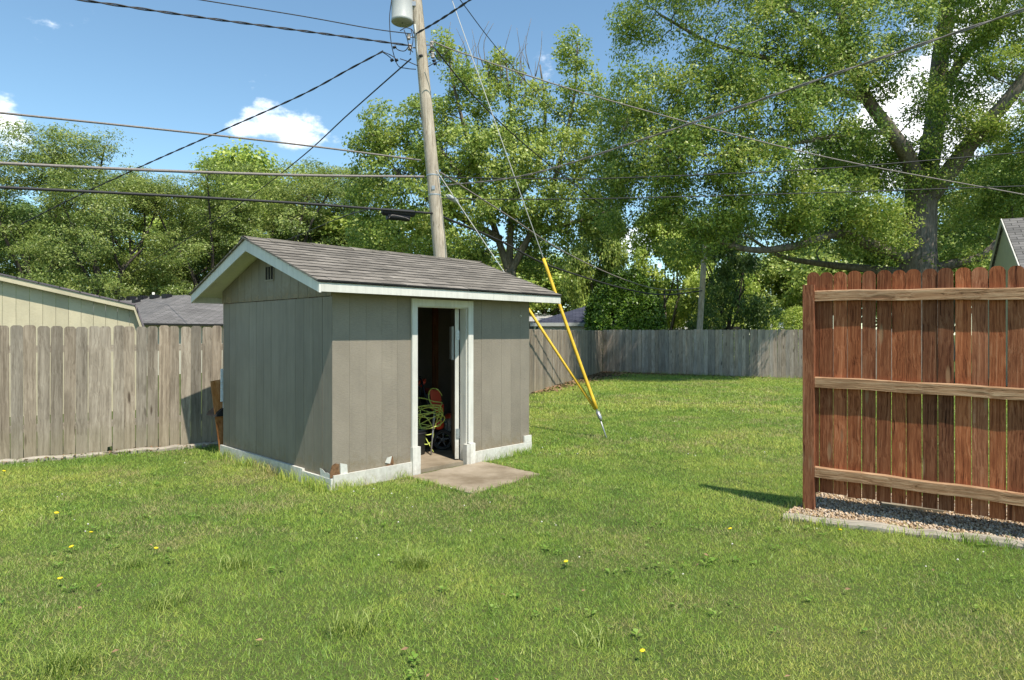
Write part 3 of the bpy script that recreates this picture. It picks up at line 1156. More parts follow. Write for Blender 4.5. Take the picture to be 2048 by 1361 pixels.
oc = np.array([(1, 0, 0), (0, 1, 0), (-1, 0, 0), (0, -1, 0), (0, 0, 1), (0, 0, -1)], float)
of = np.array([(0, 1, 4), (1, 2, 4), (2, 3, 4), (3, 0, 4), (1, 0, 5), (2, 1, 5), (3, 2, 5), (0, 3, 5)])
sz = RNG.uniform(.007, .017, (N, 1, 1)) * RNG.uniform(.6, 1.2, (N, 1, 3)) * RNG.uniform(.85, 1.15, (N, 6, 1))
a = RNG.uniform(0, 6.28, N)
ca, sa = np.cos(a), np.sin(a)
Vg = oc[None] * sz
Vr = Vg.copy()
Vr[:, :, 0] = Vg[:, :, 0] * ca[:, None] - Vg[:, :, 1] * sa[:, None]
Vr[:, :, 1] = Vg[:, :, 0] * sa[:, None] + Vg[:, :, 1] * ca[:, None]
zz = .014 + RNG.random(N) * .028
Vr += np.concatenate([P, zz[:, None]], 1)[:, None, :]
Fg = (of[None] + (np.arange(N) * 6)[:, None, None]).reshape(-1, 3)
go = link(bpy.data.objects.new('gravel', np_mesh('gravel', Vr.reshape(-1, 3), Fg, M['gravel'], np.repeat(RNG.random(N), 8))))
tag(go, 'brown pea gravel strewn under the red fence', 'gravel', kind='stuff')
pv = MB().prism([(-.24, -.1), (.22, -.12), (.26, .08), (-.2, .12)], (0, .05), Matrix.Rotation(R(90), 4, 'X')).build('paver', M['concrete'])
pv.location = (3.56, 5.87, .015)
pv.rotation_euler = (0, 0, rzR)
tag(pv, 'flat concrete paver lying on the gravel under the red fence', 'paver')

# ------------------------------------------------------------------ utility pole, hardware, wires
PY = 12.3
pole_lo, pole_hi = at(881, 515, PY), at(833, 0, PY)
pd = (pole_hi - pole_lo) / (pole_hi.z - pole_lo.z)


def pole_at(z):
    return pole_lo + pd * (z - pole_lo.z)


up = empty('utility_pole', pole_at(0))
tag(up, 'tall leaning wooden utility pole behind the grey shed', 'utility pole')
O = pole_at(0)
b = MB()
pts, rad = [], []
for i in range(41):
    z = 11.2 * i / 40
    pts.append(pole_at(z) - O)
    rad.append(.142 - .0052 * z + random.uniform(-.0015, .0015))
b.tube(pts, rad, 20)
b.build('pole_shaft', M['pole_wood'], up)
g = MB().tube([pole_at(z) - O + Vector((-.065, -.098 + .003 * z * .3, 0)) for z in np.linspace(6.7, 7.35, 5)], .018, 6)
g.build('wire_moulding', M['grey_paint'], up)
g = MB().tube([pole_at(z) - O + Vector((.105 - .0045 * z, -.06, 0)) for z in np.linspace(.1, 5.2, 9)], .006, 5)
g.build('ground_wire', M['cable_grey'], up)
for z in (4.18, 4.55):
    p = pole_at(z) - O
    MB().lathe([(.142 - .0052 * z + .003, -.012), (.142 - .0052 * z + .005, 0), (.142 - .0052 * z + .003, .012)], 20, Matrix.Translation(p)).build('band', M['metal'], up)
p = pole_at(4.30) - O
MB().box(p.x - .03, p.x + .03, p.y - .129, p.y - .116, p.z - .035, p.z + .035).build('tag_plate', M['metal'], up)
# secondary rack insulators, both sides of the pole
for side, zs in ((-1, (6.95, 7.15)), (1, (6.8, 7.0))):
    for z in zs:
        p = pole_at(z) - O + Vector((side * .21, -.02, 0))
        br = MB().tube([pole_at(z) - O + Vector((side * .1, 0, 0)), p], .012, 6).build('bracket', M['metal'], up)
        MB().lathe([(0, -.05), (.035, -.05), (.038, -.03), (.022, -.018), (.038, 0), (.022, .018), (.038, .03), (.035, .05), (0, .05)], 14,
                   Matrix.Translation(p)).build('insulator', M['ceramic'], br)
for (px, py, Y) in ((842, 112, PY - .1), (789, 95, PY - .2), (784, 121, PY - .2), (793, 121, PY - .2), (868, 122, PY), (870, 128, PY), (862, 104, PY)):
    p = at(px, py, Y) - O
    MB().tube([p - Vector((.03, 0, .012)), p + Vector((.03, 0, .012))], [.026, .026], 8).build('connector', M['black'], up)


def spline(pts, per=10):
    pts = [Vector(p) for p in pts]
    P = [pts[0] * 2 - pts[1]] + pts + [pts[-1] * 2 - pts[-2]]
    res = []
    for i in range(1, len(P) - 2):
        for k in range(per):
            t = k / per
            a, b_, c, d = P[i - 1], P[i], P[i + 1], P[i + 2]
            res.append(.5 * ((2 * b_) + (-a + c) * t + (2 * a - 5 * b_ + 4 * c - d) * t * t + (-a + 3 * b_ - 3 * c + d) * t ** 3))
    res.append(P[-2])
    return res


# jumper loops round the top of the pole
J = [[(783, 0), (779, 40), (783, 90), (795, 130), (812, 137), (832, 139)], [(808, 60), (815, 80), (818, 95), (826, 105)],
     [(818, 92), (810, 102), (798, 101), (790, 95)], [(800, 118), (815, 123), (826, 128), (836, 132)], [(785, 120), (776, 112), (764, 104)], [(794, 120), (782, 111), (766, 104)],
     [(822, 58), (826, 80), (822, 100), (820, 110)], [(868, 108), (877, 120), (890, 108), (897, 100)], [(856, 134), (866, 128), (876, 124)], [(862, 86), (868, 96), (876, 110), (880, 124)],
     [(800, 62), (812, 56), (824, 60), (828, 68)]]
for i, j in enumerate(J):
    MB().tube([q - O for q in spline([at(x, y, PY - .14 - .02 * i) for x, y in j], 6)], .0085, 5).build('jumper_wire', M['cable'], up)
# transformer
tp = pole_at(7.39) + Vector((-.30, -.06, 0))
tr = empty('transformer', tp)
tag(tr, 'grey cylindrical transformer hung on the utility pole', 'transformer')
MB().lathe([(0, 0), (.19, 0), (.205, .012), (.205, .05), (.20, .06), (.20, .95), (.215, .96), (.215, 1.0), (.12, 1.07), (0, 1.08)], 30).build('tank', M['grey_paint'], tr)
MB().lathe([(0, -.006), (.012, -.006), (.012, .0)], 10).build('drain_plug', M['black'], tr)
MB().box(.15, .26, -.05, .12, .3, .38).box(.15, .26, -.05, .12, .7, .78).build('mount_bracket', M['metal'], tr)
for k in (-.09, .09):
    MB().lathe([(.02, 1.05), (.045, 1.08), (.025, 1.11), (.045, 1.14), (.025, 1.17), (.04, 1.2), (0, 1.24)], 12, Matrix.Translation((0, k, 0))).build('bushing', M['ceramic'], tr)


def wire(pts, Y0, Y1, r, mat, label, name='overhead_wire', cat='wire', twist=False, sub=10):
    """pts in the photo, first at distance Y0 and last at Y1; the wire hangs in the vertical plane through both ends"""
    a, b_ = at(*pts[0], Y0), at(*pts[-1], Y1)
    W3 = [a]
    for (x, y) in pts[1:-1]:
        rr = (x - CX) / F_PX
        t = (rr * a.y - a.x) / ((b_.x - a.x) - rr * (b_.y - a.y))
        Y = a.y + (b_.y - a.y) * t
        W3.append(at(x, y, Y))
    W3.append(b_)
    sp = spline(W3, sub)
    root = MB()
    if twist:
        L = 0
        cum = [0]
        for p, q in zip(sp[:-1], sp[1:]):
            L += (q - p).length
            cum.append(L)
        n = int(L / .09)
        fine = []
        j = 0
        for i in range(n + 1):
            d = L * i / n
            while j < len(cum) - 2 and cum[j + 1] < d:
                j += 1
            t = (d - cum[j]) / max(1e-6, cum[j + 1] - cum[j])
            fine.append((sp[j].lerp(sp[j + 1], t), d))
        for k in range(2):
            ph = k * math.pi
            root.tube([p + Vector((0, math.cos(d * 9 + ph) * r * .9, math.sin(d * 9 + ph) * r * .9)) for p, d in fine], r * .8, 5, smooth=True)
    else:
        root.tube(sp, r, 6)
    o = root.build(name, mat)
    return tag(o, label, cat, 'overhead wires of the utility pole')


WB, WG = M['cable'], M['cable_grey']
wire([(-60, -32), (160, 0), (400, 35), (640, 67), (822, 92)], 8.4, PY - .1, .013, WB, 'thick twisted black cable reaching the pole from the top left corner', twist=True)
wire([(340, -10), (400, 0), (600, 32), (745, 58), (822, 68)], 10.0, PY - .1, .009, WB, 'thin dark wire meeting the pole just below the transformer')
wire([(-60, 218), (0, 226), (300, 257), (600, 290), (842, 321)], 8.6, PY - .1, .015, WG, 'grey steel wire crossing the blue sky to the middle of the pole')
wire([(-60, 325), (0, 327), (300, 341), (600, 351), (848, 354)], 8.6, PY - .1, .022, WG, 'thick pale lashed cable above the black cable left of the pole')
wire([(-60, 372), (0, 375), (300, 390), (600, 407), (720, 416), (865, 427)], 8.6, PY - .1, .021, WB, 'thick black cable carrying the splice case left of the pole')
wire([(40, 450), (150, 395), (290, 330), (430, 268), (600, 192), (700, 138), (766, 103)], 17.0, PY - .2, .012, WB, 'twisted service wire sloping down left across the white cloud', twist=True)
wire([(215, 575), (340, 500), (480, 408), (600, 317), (700, 226), (822, 118)], 38.0, PY - .1, .014, WB, 'black service wire dropping steeply left behind the shed roof', twist=False)
wire([(832, 68), (880, 40), (940, 0), (990, -40)], PY - .1, 9.6, .013, WB, 'twisted black cable leaving the pole to the top right', twist=True)
wire([(862, 82), (940, 112), (1200, 196), (1640, 312), (2060, 392)], PY, 14.0, .012, WG, 'pale wire running across the great tree crown to the house on the right')
wire([(868, 95), (950, 195), (1050, 290), (1150, 370), (1280, 470)], PY, 26.0, .014, WB, 'black service wire sloping down right across the many-stemmed tree')
wire([(2100, 2), (2048, 20), (1700, 138), (1350, 258), (1056, 350), (884, 372)], 4.8, PY, .009, WG, 'thick wire rising from the pole to the top right corner', twist=True)
wire([(872, 355), (1100, 358), (1250, 356), (1640, 338), (2060, 304)], PY, 11.0, .009, WB, 'upper of the two level wires crossing the limbs of the great tree')
wire([(872, 398), (1100, 399), (1360, 394), (1700, 384), (2060, 372)], PY, 11.6, .009, WB, 'lower of the two level wires crossing the limbs of the great tree')
wire([(880, 432), (1000, 482), (1100, 532), (1250, 578), (1330, 590), (1404, 582)], PY, 27.0, .024, WB, 'heavy sagging cable from the tall pole to the short far pole')
wire([(880, 345), (1010, 428), (1130, 505), (1250, 560), (1330, 580), (1404, 576)], PY, 27.0, .016, WG, 'thinner sagging cable above the heavy one towards the far pole')
wire([(905, -20), (1000, 104), (1100, 215), (1230, 350)], 11.5, 34.0, .008, WB, 'thin wire slanting down right past the bare treetop')
wire([(740, 418), (680, 436), (600, 470), (545, 492)], PY - .9, 22.0, .010, WB, 'slack black drop wire falling left below the splice case')
# splice closures on the cables
sc_ = empty('splice_case', (0, 0, 0))
ca_, cb_ = at(763, 424, PY - .55), at(830, 428, PY - .2)
dirc = (cb_ - ca_).normalized()
tag(sc_, 'black splice case hanging on the cable left of the pole', 'splice case')
MB().tube([ca_, ca_ + dirc * .03, cb_ - dirc * .03, cb_], [.03, .068, .068, .03], 12).build('case_body', M['black'], sc_)
bx_ = MB().tube([ca_ + dirc * .1 - Vector((0, 0, .07)), cb_ - dirc * .12 - Vector((0, 0, .085))], .066, 10)
bx_.build('lower_case', M['black'], sc_)
MB().tube(spline([ca_ + dirc * .15 + Vector((0, -.06, -.12)), ca_ + dirc * .22 + Vector((0, -.07, -.06)), cb_ - dirc * .2 + Vector((0, -.07, -.09)), cb_ - dirc * .1 + Vector((0, -.06, -.12))], 5), .008, 5).build('wire_loop', M['cable_grey'], sc_)
gt = at(912, 402, PY + .3)
gs = MB().tube([at(892, 390, PY + .1), at(898, 394, PY + .15), gt, at(918, 408, PY + .35)], [.015, .05, .05, .015], 10).build('splice_closure', M['grey_paint'])
tag(gs, 'small grey splice closure on the cable right of the pole', 'splice case')

# guy wires with yellow guards and the anchor rod
anchor = at(1217, 877, 9.93)
anchor.z = 0
top = at(1196, 826, 10.02)
g1_top = pole_at(10.4)
g2_top = pole_at(4.78)
an = MB().tube([anchor - Vector((0, 0, .1)) + (anchor - top) * .1, top], .011, 8)
an.tube([top + (anchor - top) * .32, top + (anchor - top) * .2, top - (anchor - top) * .05], [.014, .03, .03], 8)
tag(an.build('anchor_rod', M['metal']), 'galvanised guy anchor rod standing in the lawn below the yellow guards', 'anchor rod')
for q, (gtop, frac, lab, lab2) in enumerate(((g1_top, 2.62, 'steel guy wire running to the top of the utility pole', 'yellow guard tube rising past the roof corner'),
                                             (g2_top, 2.60, 'steel guy wire running to the middle of the utility pole', 'yellow guard tube passing behind the shed eave'))):
    d = (gtop - top).normalized()
    gw = MB().tube([top, gtop - d * .05], .0075, 6).build('guy_wire', M['cable_pale'])
    tag(gw, lab, 'guy wire', 'guy wires of the pole')
    L = 2.55 if q == 0 else 2.45
    s_ = top + d * .06
    gg = MB()
    sag = Vector((0, 0, -.03))
    P_ = [s_, s_ + d * L * .33 + sag * .5, s_ + d * L * .66 + sag * .5, s_ + d * L]
    gg.tube(spline(P_, 6), .027 if q == 0 else .024, 10)
    tag(gg.build('guy_guard', M['yellow']), lab2, 'guy guard', 'yellow guy guards')
MB_clip = MB().tube([pole_at(7.0) + Vector((.25, -.2, 0)), pole_at(6.8) + Vector((.3, -.22, 0))], .01, 6)

# far short pole behind the back fence
fp = MB()
f0, f1 = at(1394, 700, 27.5), at(1410, 488, 27.5)
f0.z = 0
fp.tube([f0, f0.lerp(f1, .33), f0.lerp(f1, .66), f1], [.13, .125, .115, .11], 12)
tag(fp.build('utility_pole', M['pole_wood']), 'short thin wooden pole beyond the back fence', 'utility pole')

# ------------------------------------------------------------------ neighbouring buildings


def sheet(pts, th=.04):
    """a flat slab through the given outline, thickness along its normal"""
    pts = [Vector(p) for p in pts]
    nrm = (pts[1] - pts[0]).cross(pts[2] - pts[0]).normalized()
    n = len(pts)
    return MB().add(pts + [p - nrm * th for p in pts], [tuple(range(n)), tuple(range(2 * n - 1, n - 1, -1))] + [(i, i + n, (i + 1) % n + n, (i + 1) % n) for i in range(n)])


# tan gambrel shed behind the left fence: local x to the right along its end wall
tdir = Vector((.839, .545, 0)).normalized()
tc0 = at(256, 610, 13.5)
rzT = math.atan2(tdir.y, tdir.x)
ts = empty('tan_shed', (tc0.x, tc0.y, 0), rzT)
tag(ts, 'tan plank shed with gambrel roof behind the left fence', 'shed')
KZ, KR = 2.16, 3.0                         # knee height, half width at the knee
TZ = KZ + KR * .24


def tan_z(x):                              # x <= 0, knee at 0
    return KZ + min(-x, 2 * KR + x) * .24 if x > -2 * KR else KZ


for i in range(29):
    x1 = .02 - i * .2075
    x0 = x1 - .2025
    za, zb = tan_z(x0) - .02, tan_z(min(x1, 0)) - .02
    MB().prism([(x0, 0), (x1, 0), (x1, zb), (x0, za)], (0, .02)).build('plank', M['tan'], ts)
MB().prism([(0.025, 0), (.29, 0), (.27, 1.58), (.10, KZ - .04), (.025, KZ - .02)], (0, .02)).build('plank', M['tan'], ts)
for (xa, za, xb, zb) in ((.10, KZ - .0, -KR, TZ + .02), (-KR, TZ + .02, -2 * KR - .1, KZ)):
    MB().prism([(xa, za - .1), (xa, za), (xb, zb), (xb, zb - .1)][::(1 if xa > xb else -1)], (-.16, -.13)).build('rake_board', M['tan'], ts)
    sheet([(xa + .03, -.18, za + .03), (xa + .03, 3.2, za + .03), (xb, 3.2, zb + .035), (xb, -.18, zb + .035)], .03).build('roof_slope', M['roof_brown'], ts)
MB().prism([(.10, KZ), (.10, KZ - .1), (.24, 1.58), (.31, 1.58)][::-1], (-.16, -.13)).build('rake_board', M['tan'], ts)
sheet([(.335, -.18, 1.58), (.335, 3.2, 1.58), (.135, 3.2, KZ + .03), (.135, -.18, KZ + .03)], .03).build('roof_slope', M['roof_brown'], ts)
MB().box(.22, .27, .03, 3.1, 0, 1.6).build('side_wall', M['tan'], ts)
MB().box(-6.0, .1, 3.05, 3.1, 0, 2.1).build('rear_wall', M['tan'], ts)

# grey hip-roofed house far left: local x along the ridge (away to the left), hip end facing the camera's right
ap = at(372, 590, 30.0)
hd = Vector((-5.2, 3.4, 0)).normalized()
hn = Vector((-hd.y, hd.x, 0))              # local y
gh = empty('grey_house', (ap.x, ap.y, 0), math.atan2(hd.y, hd.x))
tag(gh, 'grey hip roof of a house showing between tan shed and grey shed', 'house')
HW, HE, HR = 4.6, 1.95, ap.z
lr = 6.0


def roof_face(name, pts, mat, parent):
    """roof slab with its own local frame so that its shingle courses follow the slope"""
    pts = [Vector(p) for p in pts]
    x = (pts[1] - pts[0]).normalized()
    nrm = (pts[1] - pts[0]).cross(pts[2] - pts[0]).normalized()
    y = nrm.cross(x)
    Mx = Matrix((x, y, nrm)).transposed().to_4x4()
    Mx.translation = pts[0]
    inv = Mx.inverted()
    o = sheet([inv @ p for p in pts], .08).build(name, mat, parent)
    o.matrix_local = Mx
    return o


roof_face('roof_slope', [(lr + 4.6, HW, HE), (-4.6, HW, HE), (0, 0, HR), (lr, 0, HR)], M['roof_grey'], gh)
roof_face('roof_slope', [(-4.6, HW, HE), (-4.6, -HW, HE), (0, 0, HR)], M['roof_grey'], gh)
roof_face('roof_slope', [(-4.6, -HW, HE), (lr + 4.6, -HW, HE), (lr, 0, HR), (0, 0, HR)], M['roof_grey'], gh)
MB().box(-4.2, lr + 4.2, -HW + .4, HW - .4, 0, HE + .02).build('wall', M['cream'], gh)
for k in range(5):
    x = .6 + k * 1.05
    MB().box(x, x + .36, .3, .6, HR - .17, HR + .03).build('roof_vent', M['black'], gh)
MB().box(2.0, 2.3, 1.0, 1.25, HR - .38, HR - .2).build('roof_vent', M['black'], gh)
MB().tube([(2.4, .2, HR - .2), (2.4, .2, HR + .18)], .06, 8).build('vent_pipe', M['white'], gh)

# navy pyramid-roofed garage beyond the side fence
nvY = 34.0
pk = at(1187, 604, nvY)
nb = empty('navy_roof_garage', (pk.x, pk.y, 0), R(-6))
tag(nb, 'cream garage with navy pyramid roof left of the round bush', 'garage')
ez = at(1100, 646, 31).z
for (sx, sy) in ((0, -1), (1, 0), (0, 1), (-1, 0)):
    h = 3.05
    c_ = Vector((sx, sy, 0)) * h
    q = Vector((-sy, sx, 0)) * h
    pk_l = Vector((0, 0, pk.z - .1))
    roof_face('roof_slope', [c_ - q + Vector((0, 0, ez)), c_ + q + Vector((0, 0, ez)), pk_l], M['roof_navy'], nb)
MB().lathe([(.5, pk.z - .35), (.55, pk.z - .33), (.0, pk.z + .12)], 4).build('roof_cap', M['roof_navy'], nb)
MB().box(-3.06, 3.06, -3.06, -2.98, ez - .16, ez + .005).build('gutter', M['grey_paint'], nb)
MB().box(-2.7, 2.7, -2.7, 2.7, 0, ez - .02).build('wall', M['cream'], nb)
MB().box(.1, 2.2, -2.74, -2.701, 0, 1.95).build('garage_door', M['dark'], nb)

# pale roofed house behind it
ph = empty('pale_roof_house', (at(1065, 660, 44).x, 44, 0))
tag(ph, 'house with pale grey roof behind the navy roofed garage', 'house')
roof_face('roof_slope', [(-4, -1.5, 2.35), (1.9, -1.5, 2.35), (1.2, 2.0, 2.95), (-4, 2.0, 2.95)], M['roof_pale'], ph)
MB().box(-3.8, 1.6, -1.1, 4, 0, 2.33).build('wall', M['sage'], ph)
for k in range(4):
    wo_ = MB().box(-.9 + k * .55, -.5 + k * .55, -1.14, -1.102, 1.2, 2.2).build('window', M['glass_dark'], ph)
    MB().box(-.94 + k * .55, -.46 + k * .55, -1.16, -1.105, 1.14, 1.19).build('window_sill', M['white'], wo_)

# cream house beyond the short pole
ch = empty('cream_house', (at(1368, 660, 46).x, 46, 0))
tag(ch, 'low pale roof glimpsed between round bush and short pole', 'house')
roof_face('roof_slope', [(-1.6, -1.5, 1.85), (1.5, -1.5, 1.85), (1.2, 1.2, 2.5), (-1.2, 1.2, 2.5)], M['roof_pale'], ch)
MB().box(-1.4, 1.3, -1.2, 1.5, 0, 1.83).build('wall', M['cream'], ch)
MB().box(-1.5, 1.4, -1.56, -1.5, 1.76, 1.86).build('gutter', M['white'], ch)
# white box seen far right of the back fence
wb = empty('white_cabinet', at(1561, 660, 40) * 1.0)
wb.location.z = 0
tag(wb, 'small white box roof glimpsed above the far right of the back fence', 'hut')
MB().box(-.6, .6, -.4, .4, 0, 1.95).build('wall', M['white'], wb)
roof_face('roof_slope', [(-.85, -.6, 1.96), (.85, -.6, 1.96), (.6, .5, 2.25), (-.6, .5, 2.25)], M['vinyl'], wb)
# dark trailer-like long beam above the fence
tb = MB().box(-2.4, 2.4, -.1, .1, 1.62, 1.72).box(-1.2, 1.3, -.06, .06, 1.73, 1.86)
for x in (-2.2, 0, 2.2):
    tb.box(x - .05, x + .05, -.05, .05, 0, 1.62)
tbo = tb.build('trellis_frame', M['cable'], loc=(at(1430, 660, 33).x, 33, 0.05))
tag(tbo, 'dark horizontal frame just above the back fence below the dark tree', 'frame')

# gabled house at the right edge
he_n, he_f, hap = Vector((13.75, 17.5, 0)), Vector((16.35, 22.5, 0)), Vector((15.05, 20.0, 0))
gdir = (he_n - he_f).normalized()
rdir = Vector((-gdir.y, gdir.x, 0))
if rdir.x < 0:
    rdir = -rdir
hr = empty('gabled_house', hap, math.atan2(rdir.y, rdir.x))
tag(hr, 'sage green gable wall with dark shingle roof at the right edge', 'house')
hw = (he_n - he_f).length / 2
EZ2, RZ2 = 3.15, 5.08
MB().prism([(-hw, 0), (hw, 0), (hw, EZ2), (0, RZ2 - .05), (-hw, EZ2)], (0, -.12), Matrix.Rotation(R(90), 4, 'Z')).build('gable_wall', M['sage'], hr)
MB().box(.12, 9, -hw + .02, -hw + .14, 0, EZ2).build('wall', M['sage'], hr)
MB().box(.12, 9, hw - .14, hw - .02, 0, EZ2).build('wall', M['sage'], hr)
sl2 = (RZ2 - EZ2) / hw
for s in (-1, 1):
    pp = [(-.06, s * (hw + .3), EZ2 - sl2 * .3), (9.2, s * (hw + .3), EZ2 - sl2 * .3), (9.2, 0, RZ2), (-.06, 0, RZ2)]
    if s > 0:
        pp = [pp[1], pp[0], pp[3], pp[2]]
    roof_face('roof_slope', pp, M['roof_grey'], hr)
    q = sheet([(-.075, s * (hw + .3), EZ2 - sl2 * .3 - .09), (-.075, s * (hw + .3), EZ2 - sl2 * .3 + .01), (-.075, 0, RZ2 + .01), (-.075, 0, RZ2 - .14)], .03 * s)
    q.build('rake_board', M['white'], hr)

# ------------------------------------------------------------------ trees


class Tree:
    def __init__(self, seed):
        self.rng = np.random.default_rng(seed)
        self.wood = MB()
        self.nodes, self.nrad = [], []
        self.clusters = []

    def limb(self, pts, r0, r1, sides=9, per=5, wob=.0):
        sp = spline(pts, per)
        n = len(sp)
        if wob:
            sp = [p + Vector(self.rng.normal(0, wob, 3)) * min(1, i / 2) for i, p in enumerate(sp)]
        rad = [r0 + (r1 - r0) * (i / (n - 1)) ** .8 for i in range(n)]
        self.wood.tube(sp, rad, sides)
        for p, r in zip(sp[1:], rad[1:]):
            self.nodes.append(tuple(p))
            self.nrad.append(r)

    def lobe(self, c, r, n, shell=.5):
        d = self.rng.normal(size=(n, 3))
        d /= np.linalg.norm(d, axis=1)[:, None]
        rr = shell + (1 - shell) * self.rng.random(n) ** .6
        self.clusters += list(np.array(c)[None] + d * rr[:, None] * np.array(r)[None])

    def grow(self, twig=.02, bare=0.0):
        C = np.array(self.clusters)
        N = np.array(self.nodes)
        Rr = np.array(self.nrad)
        d0 = np.array([np.min(np.sum((N - c) ** 2, 1)) for c in C])
        order = np.argsort(d0)
        cap_n = len(N) + len(C) * 3 + 5
        NN = np.zeros((cap_n, 3))
        RRr = np.zeros(cap_n)
        k = len(N)
        NN[:k], RRr[:k] = N, Rr
        for i in order:
            c = C[i]
            dd = NN[:k] - c
            cost = np.sum(dd * dd, 1) * (1 + .5 * (dd[:, 2] > 0)) + (.8 if True else 0) * (RRr[:k] < .012)
            j = int(np.argmin(cost))
            a = Vector(NN[j])
            b_ = Vector(c)
            L = (b_ - a).length
            if L < .15:
                continue
            r0 = min(RRr[j] * .62, twig + .013 * L)
            m1 = a.lerp(b_, .35) + Vector(self.rng.normal(0, .08 * L, 3)) + Vector((0, 0, .06 * L))
            m2 = a.lerp(b_, .7) + Vector(self.rng.normal(0, .07 * L, 3)) + Vector((0, 0, .05 * L))
            self.wood.tube([a, m1, m2, b_], [r0, r0 * .75, r0 * .5, r0 * .2], 5 if r0 > .03 else 4, caps=False)
            for p, f in ((m1, .75), (m2, .5), (b_, .3)):
                NN[k] = p
                RRr[k] = r0 * f
                k += 1

    def leaves(self, per, spread, size, mat, name, up=.7, flat=.7, asp=.55, droop=.25):
        rng = self.rng
        C = np.array(self.clusters)
        cen = C.mean(0)
        cnt = rng.poisson(per, len(C))
        idx = np.repeat(np.arange(len(C)), cnt)
        n = len(idx)
        g = rng.normal(size=(n, 3))
        g *= (rng.random(n) ** .35 / np.maximum(1e-6, np.linalg.norm(g, axis=1)))[:, None]
        csp = spread * rng.uniform(.6, 1.35, len(C))[idx]
        P = C[idx] + g * csp[:, None] * np.array([1, 1, flat])[None]
        out = P - cen
        out /= np.linalg.norm(out, axis=1)[:, None] + 1e-6
        nrm = rng.normal(size=(n, 3)) * .75 + np.array([0, 0, up])[None] + out * .8 + g * .4
        nrm /= np.linalg.norm(nrm, axis=1)[:, None]
        ax = rng.normal(size=(n, 3)) + g * .8 - np.array([0, 0, droop])[None]
        ax -= nrm * np.sum(ax * nrm, 1)[:, None]
        ax /= np.linalg.norm(ax, axis=1)[:, None] + 1e-6
        bx = np.cross(nrm, ax)
        L = size * rng.uniform(.6, 1.3, n)[:, None]
        Wd = L * asp
        V = np.stack([P, P + ax * L * .45 + bx * Wd * .5 + nrm * L * .06, P + ax * L - nrm * L * .1, P + ax * L * .45 - bx * Wd * .5 + nrm * L * .06], 1).reshape(-1, 3)
        Fq = np.arange(4 * n).reshape(-1, 4)
        rnd = np.clip(rng.random(len(C))[idx] * .45 + rng.random(n) ** 1.3 * .55, 0, 1)
        return np_mesh(name, V, Fq, mat, rnd)

    def build(self, root, leafmesh, bark):
        tr = self.wood.build('trunk', bark, root)
        cr = inst('crown', leafmesh, root)
        return tr, cr


def lobes_px(T, O, items, dens):
    for (px, py, Y, rx, rz, ry) in items:
        c = at(px, py, Y) - O
        s = Y / F_PX
        r = (rx * s, ry, rz * s)
        vol = (r[0] * r[1] * r[2]) ** (2 / 3)
        T.lobe(tuple(c), r, max(4, int(dens * vol)))


def P(px, py, Y, O):
    return at(px, py, Y) - O


# --- great oak on the right
OY = 23.5
OO = at(1836, 640, OY)
OO.z = 0
oak = empty('broadleaf_tree', OO)
tag(oak, 'great spreading tree with thick forked trunk behind the red fence', 'tree')
T = Tree(3)
q = lambda px, py, Y: P(px, py, Y, OO)
T.limb([Vector((0, 0, -.1)), q(1838, 560, OY), q(1836, 500, OY), q(1840, 440, OY), q(1842, 395, OY)], .72, .50, 16)
T.limb([q(1842, 395, OY), q(1868, 260, OY + .6), q(1880, 120, OY + .8), q(1896, 0, OY + 1), q(1900, -160, OY + 1.2)], .42, .2, 12)
T.limb([q(1830, 420, OY), q(1822, 330, OY - .6), q(1780, 262, OY - 1.3), q(1735, 200, OY - 1.8), q(1700, 120, OY - 2.3), q(1680, 20, OY - 2.5)], .33, .12, 11)
T.limb([q(1848, 405, OY), q(1905, 335, OY - .8), q(1960, 262, OY - 1.6), q(2020, 195, OY - 2.2), q(2080, 110, OY - 2.6)], .36, .17, 12)
T.limb([q(1880, 190, OY + .7), q(1925, 120, OY + .3), q(1985, 50, OY), q(2030, -40, OY)], .22, .08, 9)
T.limb([q(1826, 520, OY), q(1750, 495, OY - .5), q(1690, 468, OY - 1), q(1650, 472, OY - 1.4), q(1590, 492, OY - 1.9), q(1500, 500, OY - 2.4), q(1410, 470, OY - 2.6), q(1340, 420, OY - 2.6)], .26, .05, 9)
T.limb([q(1822, 548, OY), q(1730, 538, OY + .6), q(1640, 528, OY + 1.0), q(1560, 512, OY + 1.2), q(1490, 470, OY + 1.3)], .2, .05, 9)
T.limb([q(1850, 545, OY), q(1900, 530, OY - .6), q(1960, 515, OY - 1.0), q(2005, 478, OY - 1.3), q(2080, 430, OY - 1.6)], .22, .09, 9)
T.limb([q(1735, 200, OY - 1.8), q(1640, 170, OY - 2.4), q(1540, 120, OY - 2.9), q(1430, 90, OY - 3.0), q(1320, 30, OY - 3)], .14, .04, 8)
T.limb([q(1690, 118, OY - 2.2), q(1590, 30, OY - 2.6), q(1540, 0, OY - 2.8), q(1440, -60, OY - 3)], .15, .05, 8)
T.limb([q(1780, 262, OY - 1.3), q(1690, 270, OY - 2.6), q(1600, 285, OY - 3.6), q(1500, 300, OY - 4.2), q(1390, 310, OY - 4.3), q(1270, 280, OY - 4.2)], .09, .03, 8)
T.limb([q(1640, 360, OY - 1.2), q(1662, 290, OY - 1.0), q(1690, 220, OY - .8)], .06, .03, 7)
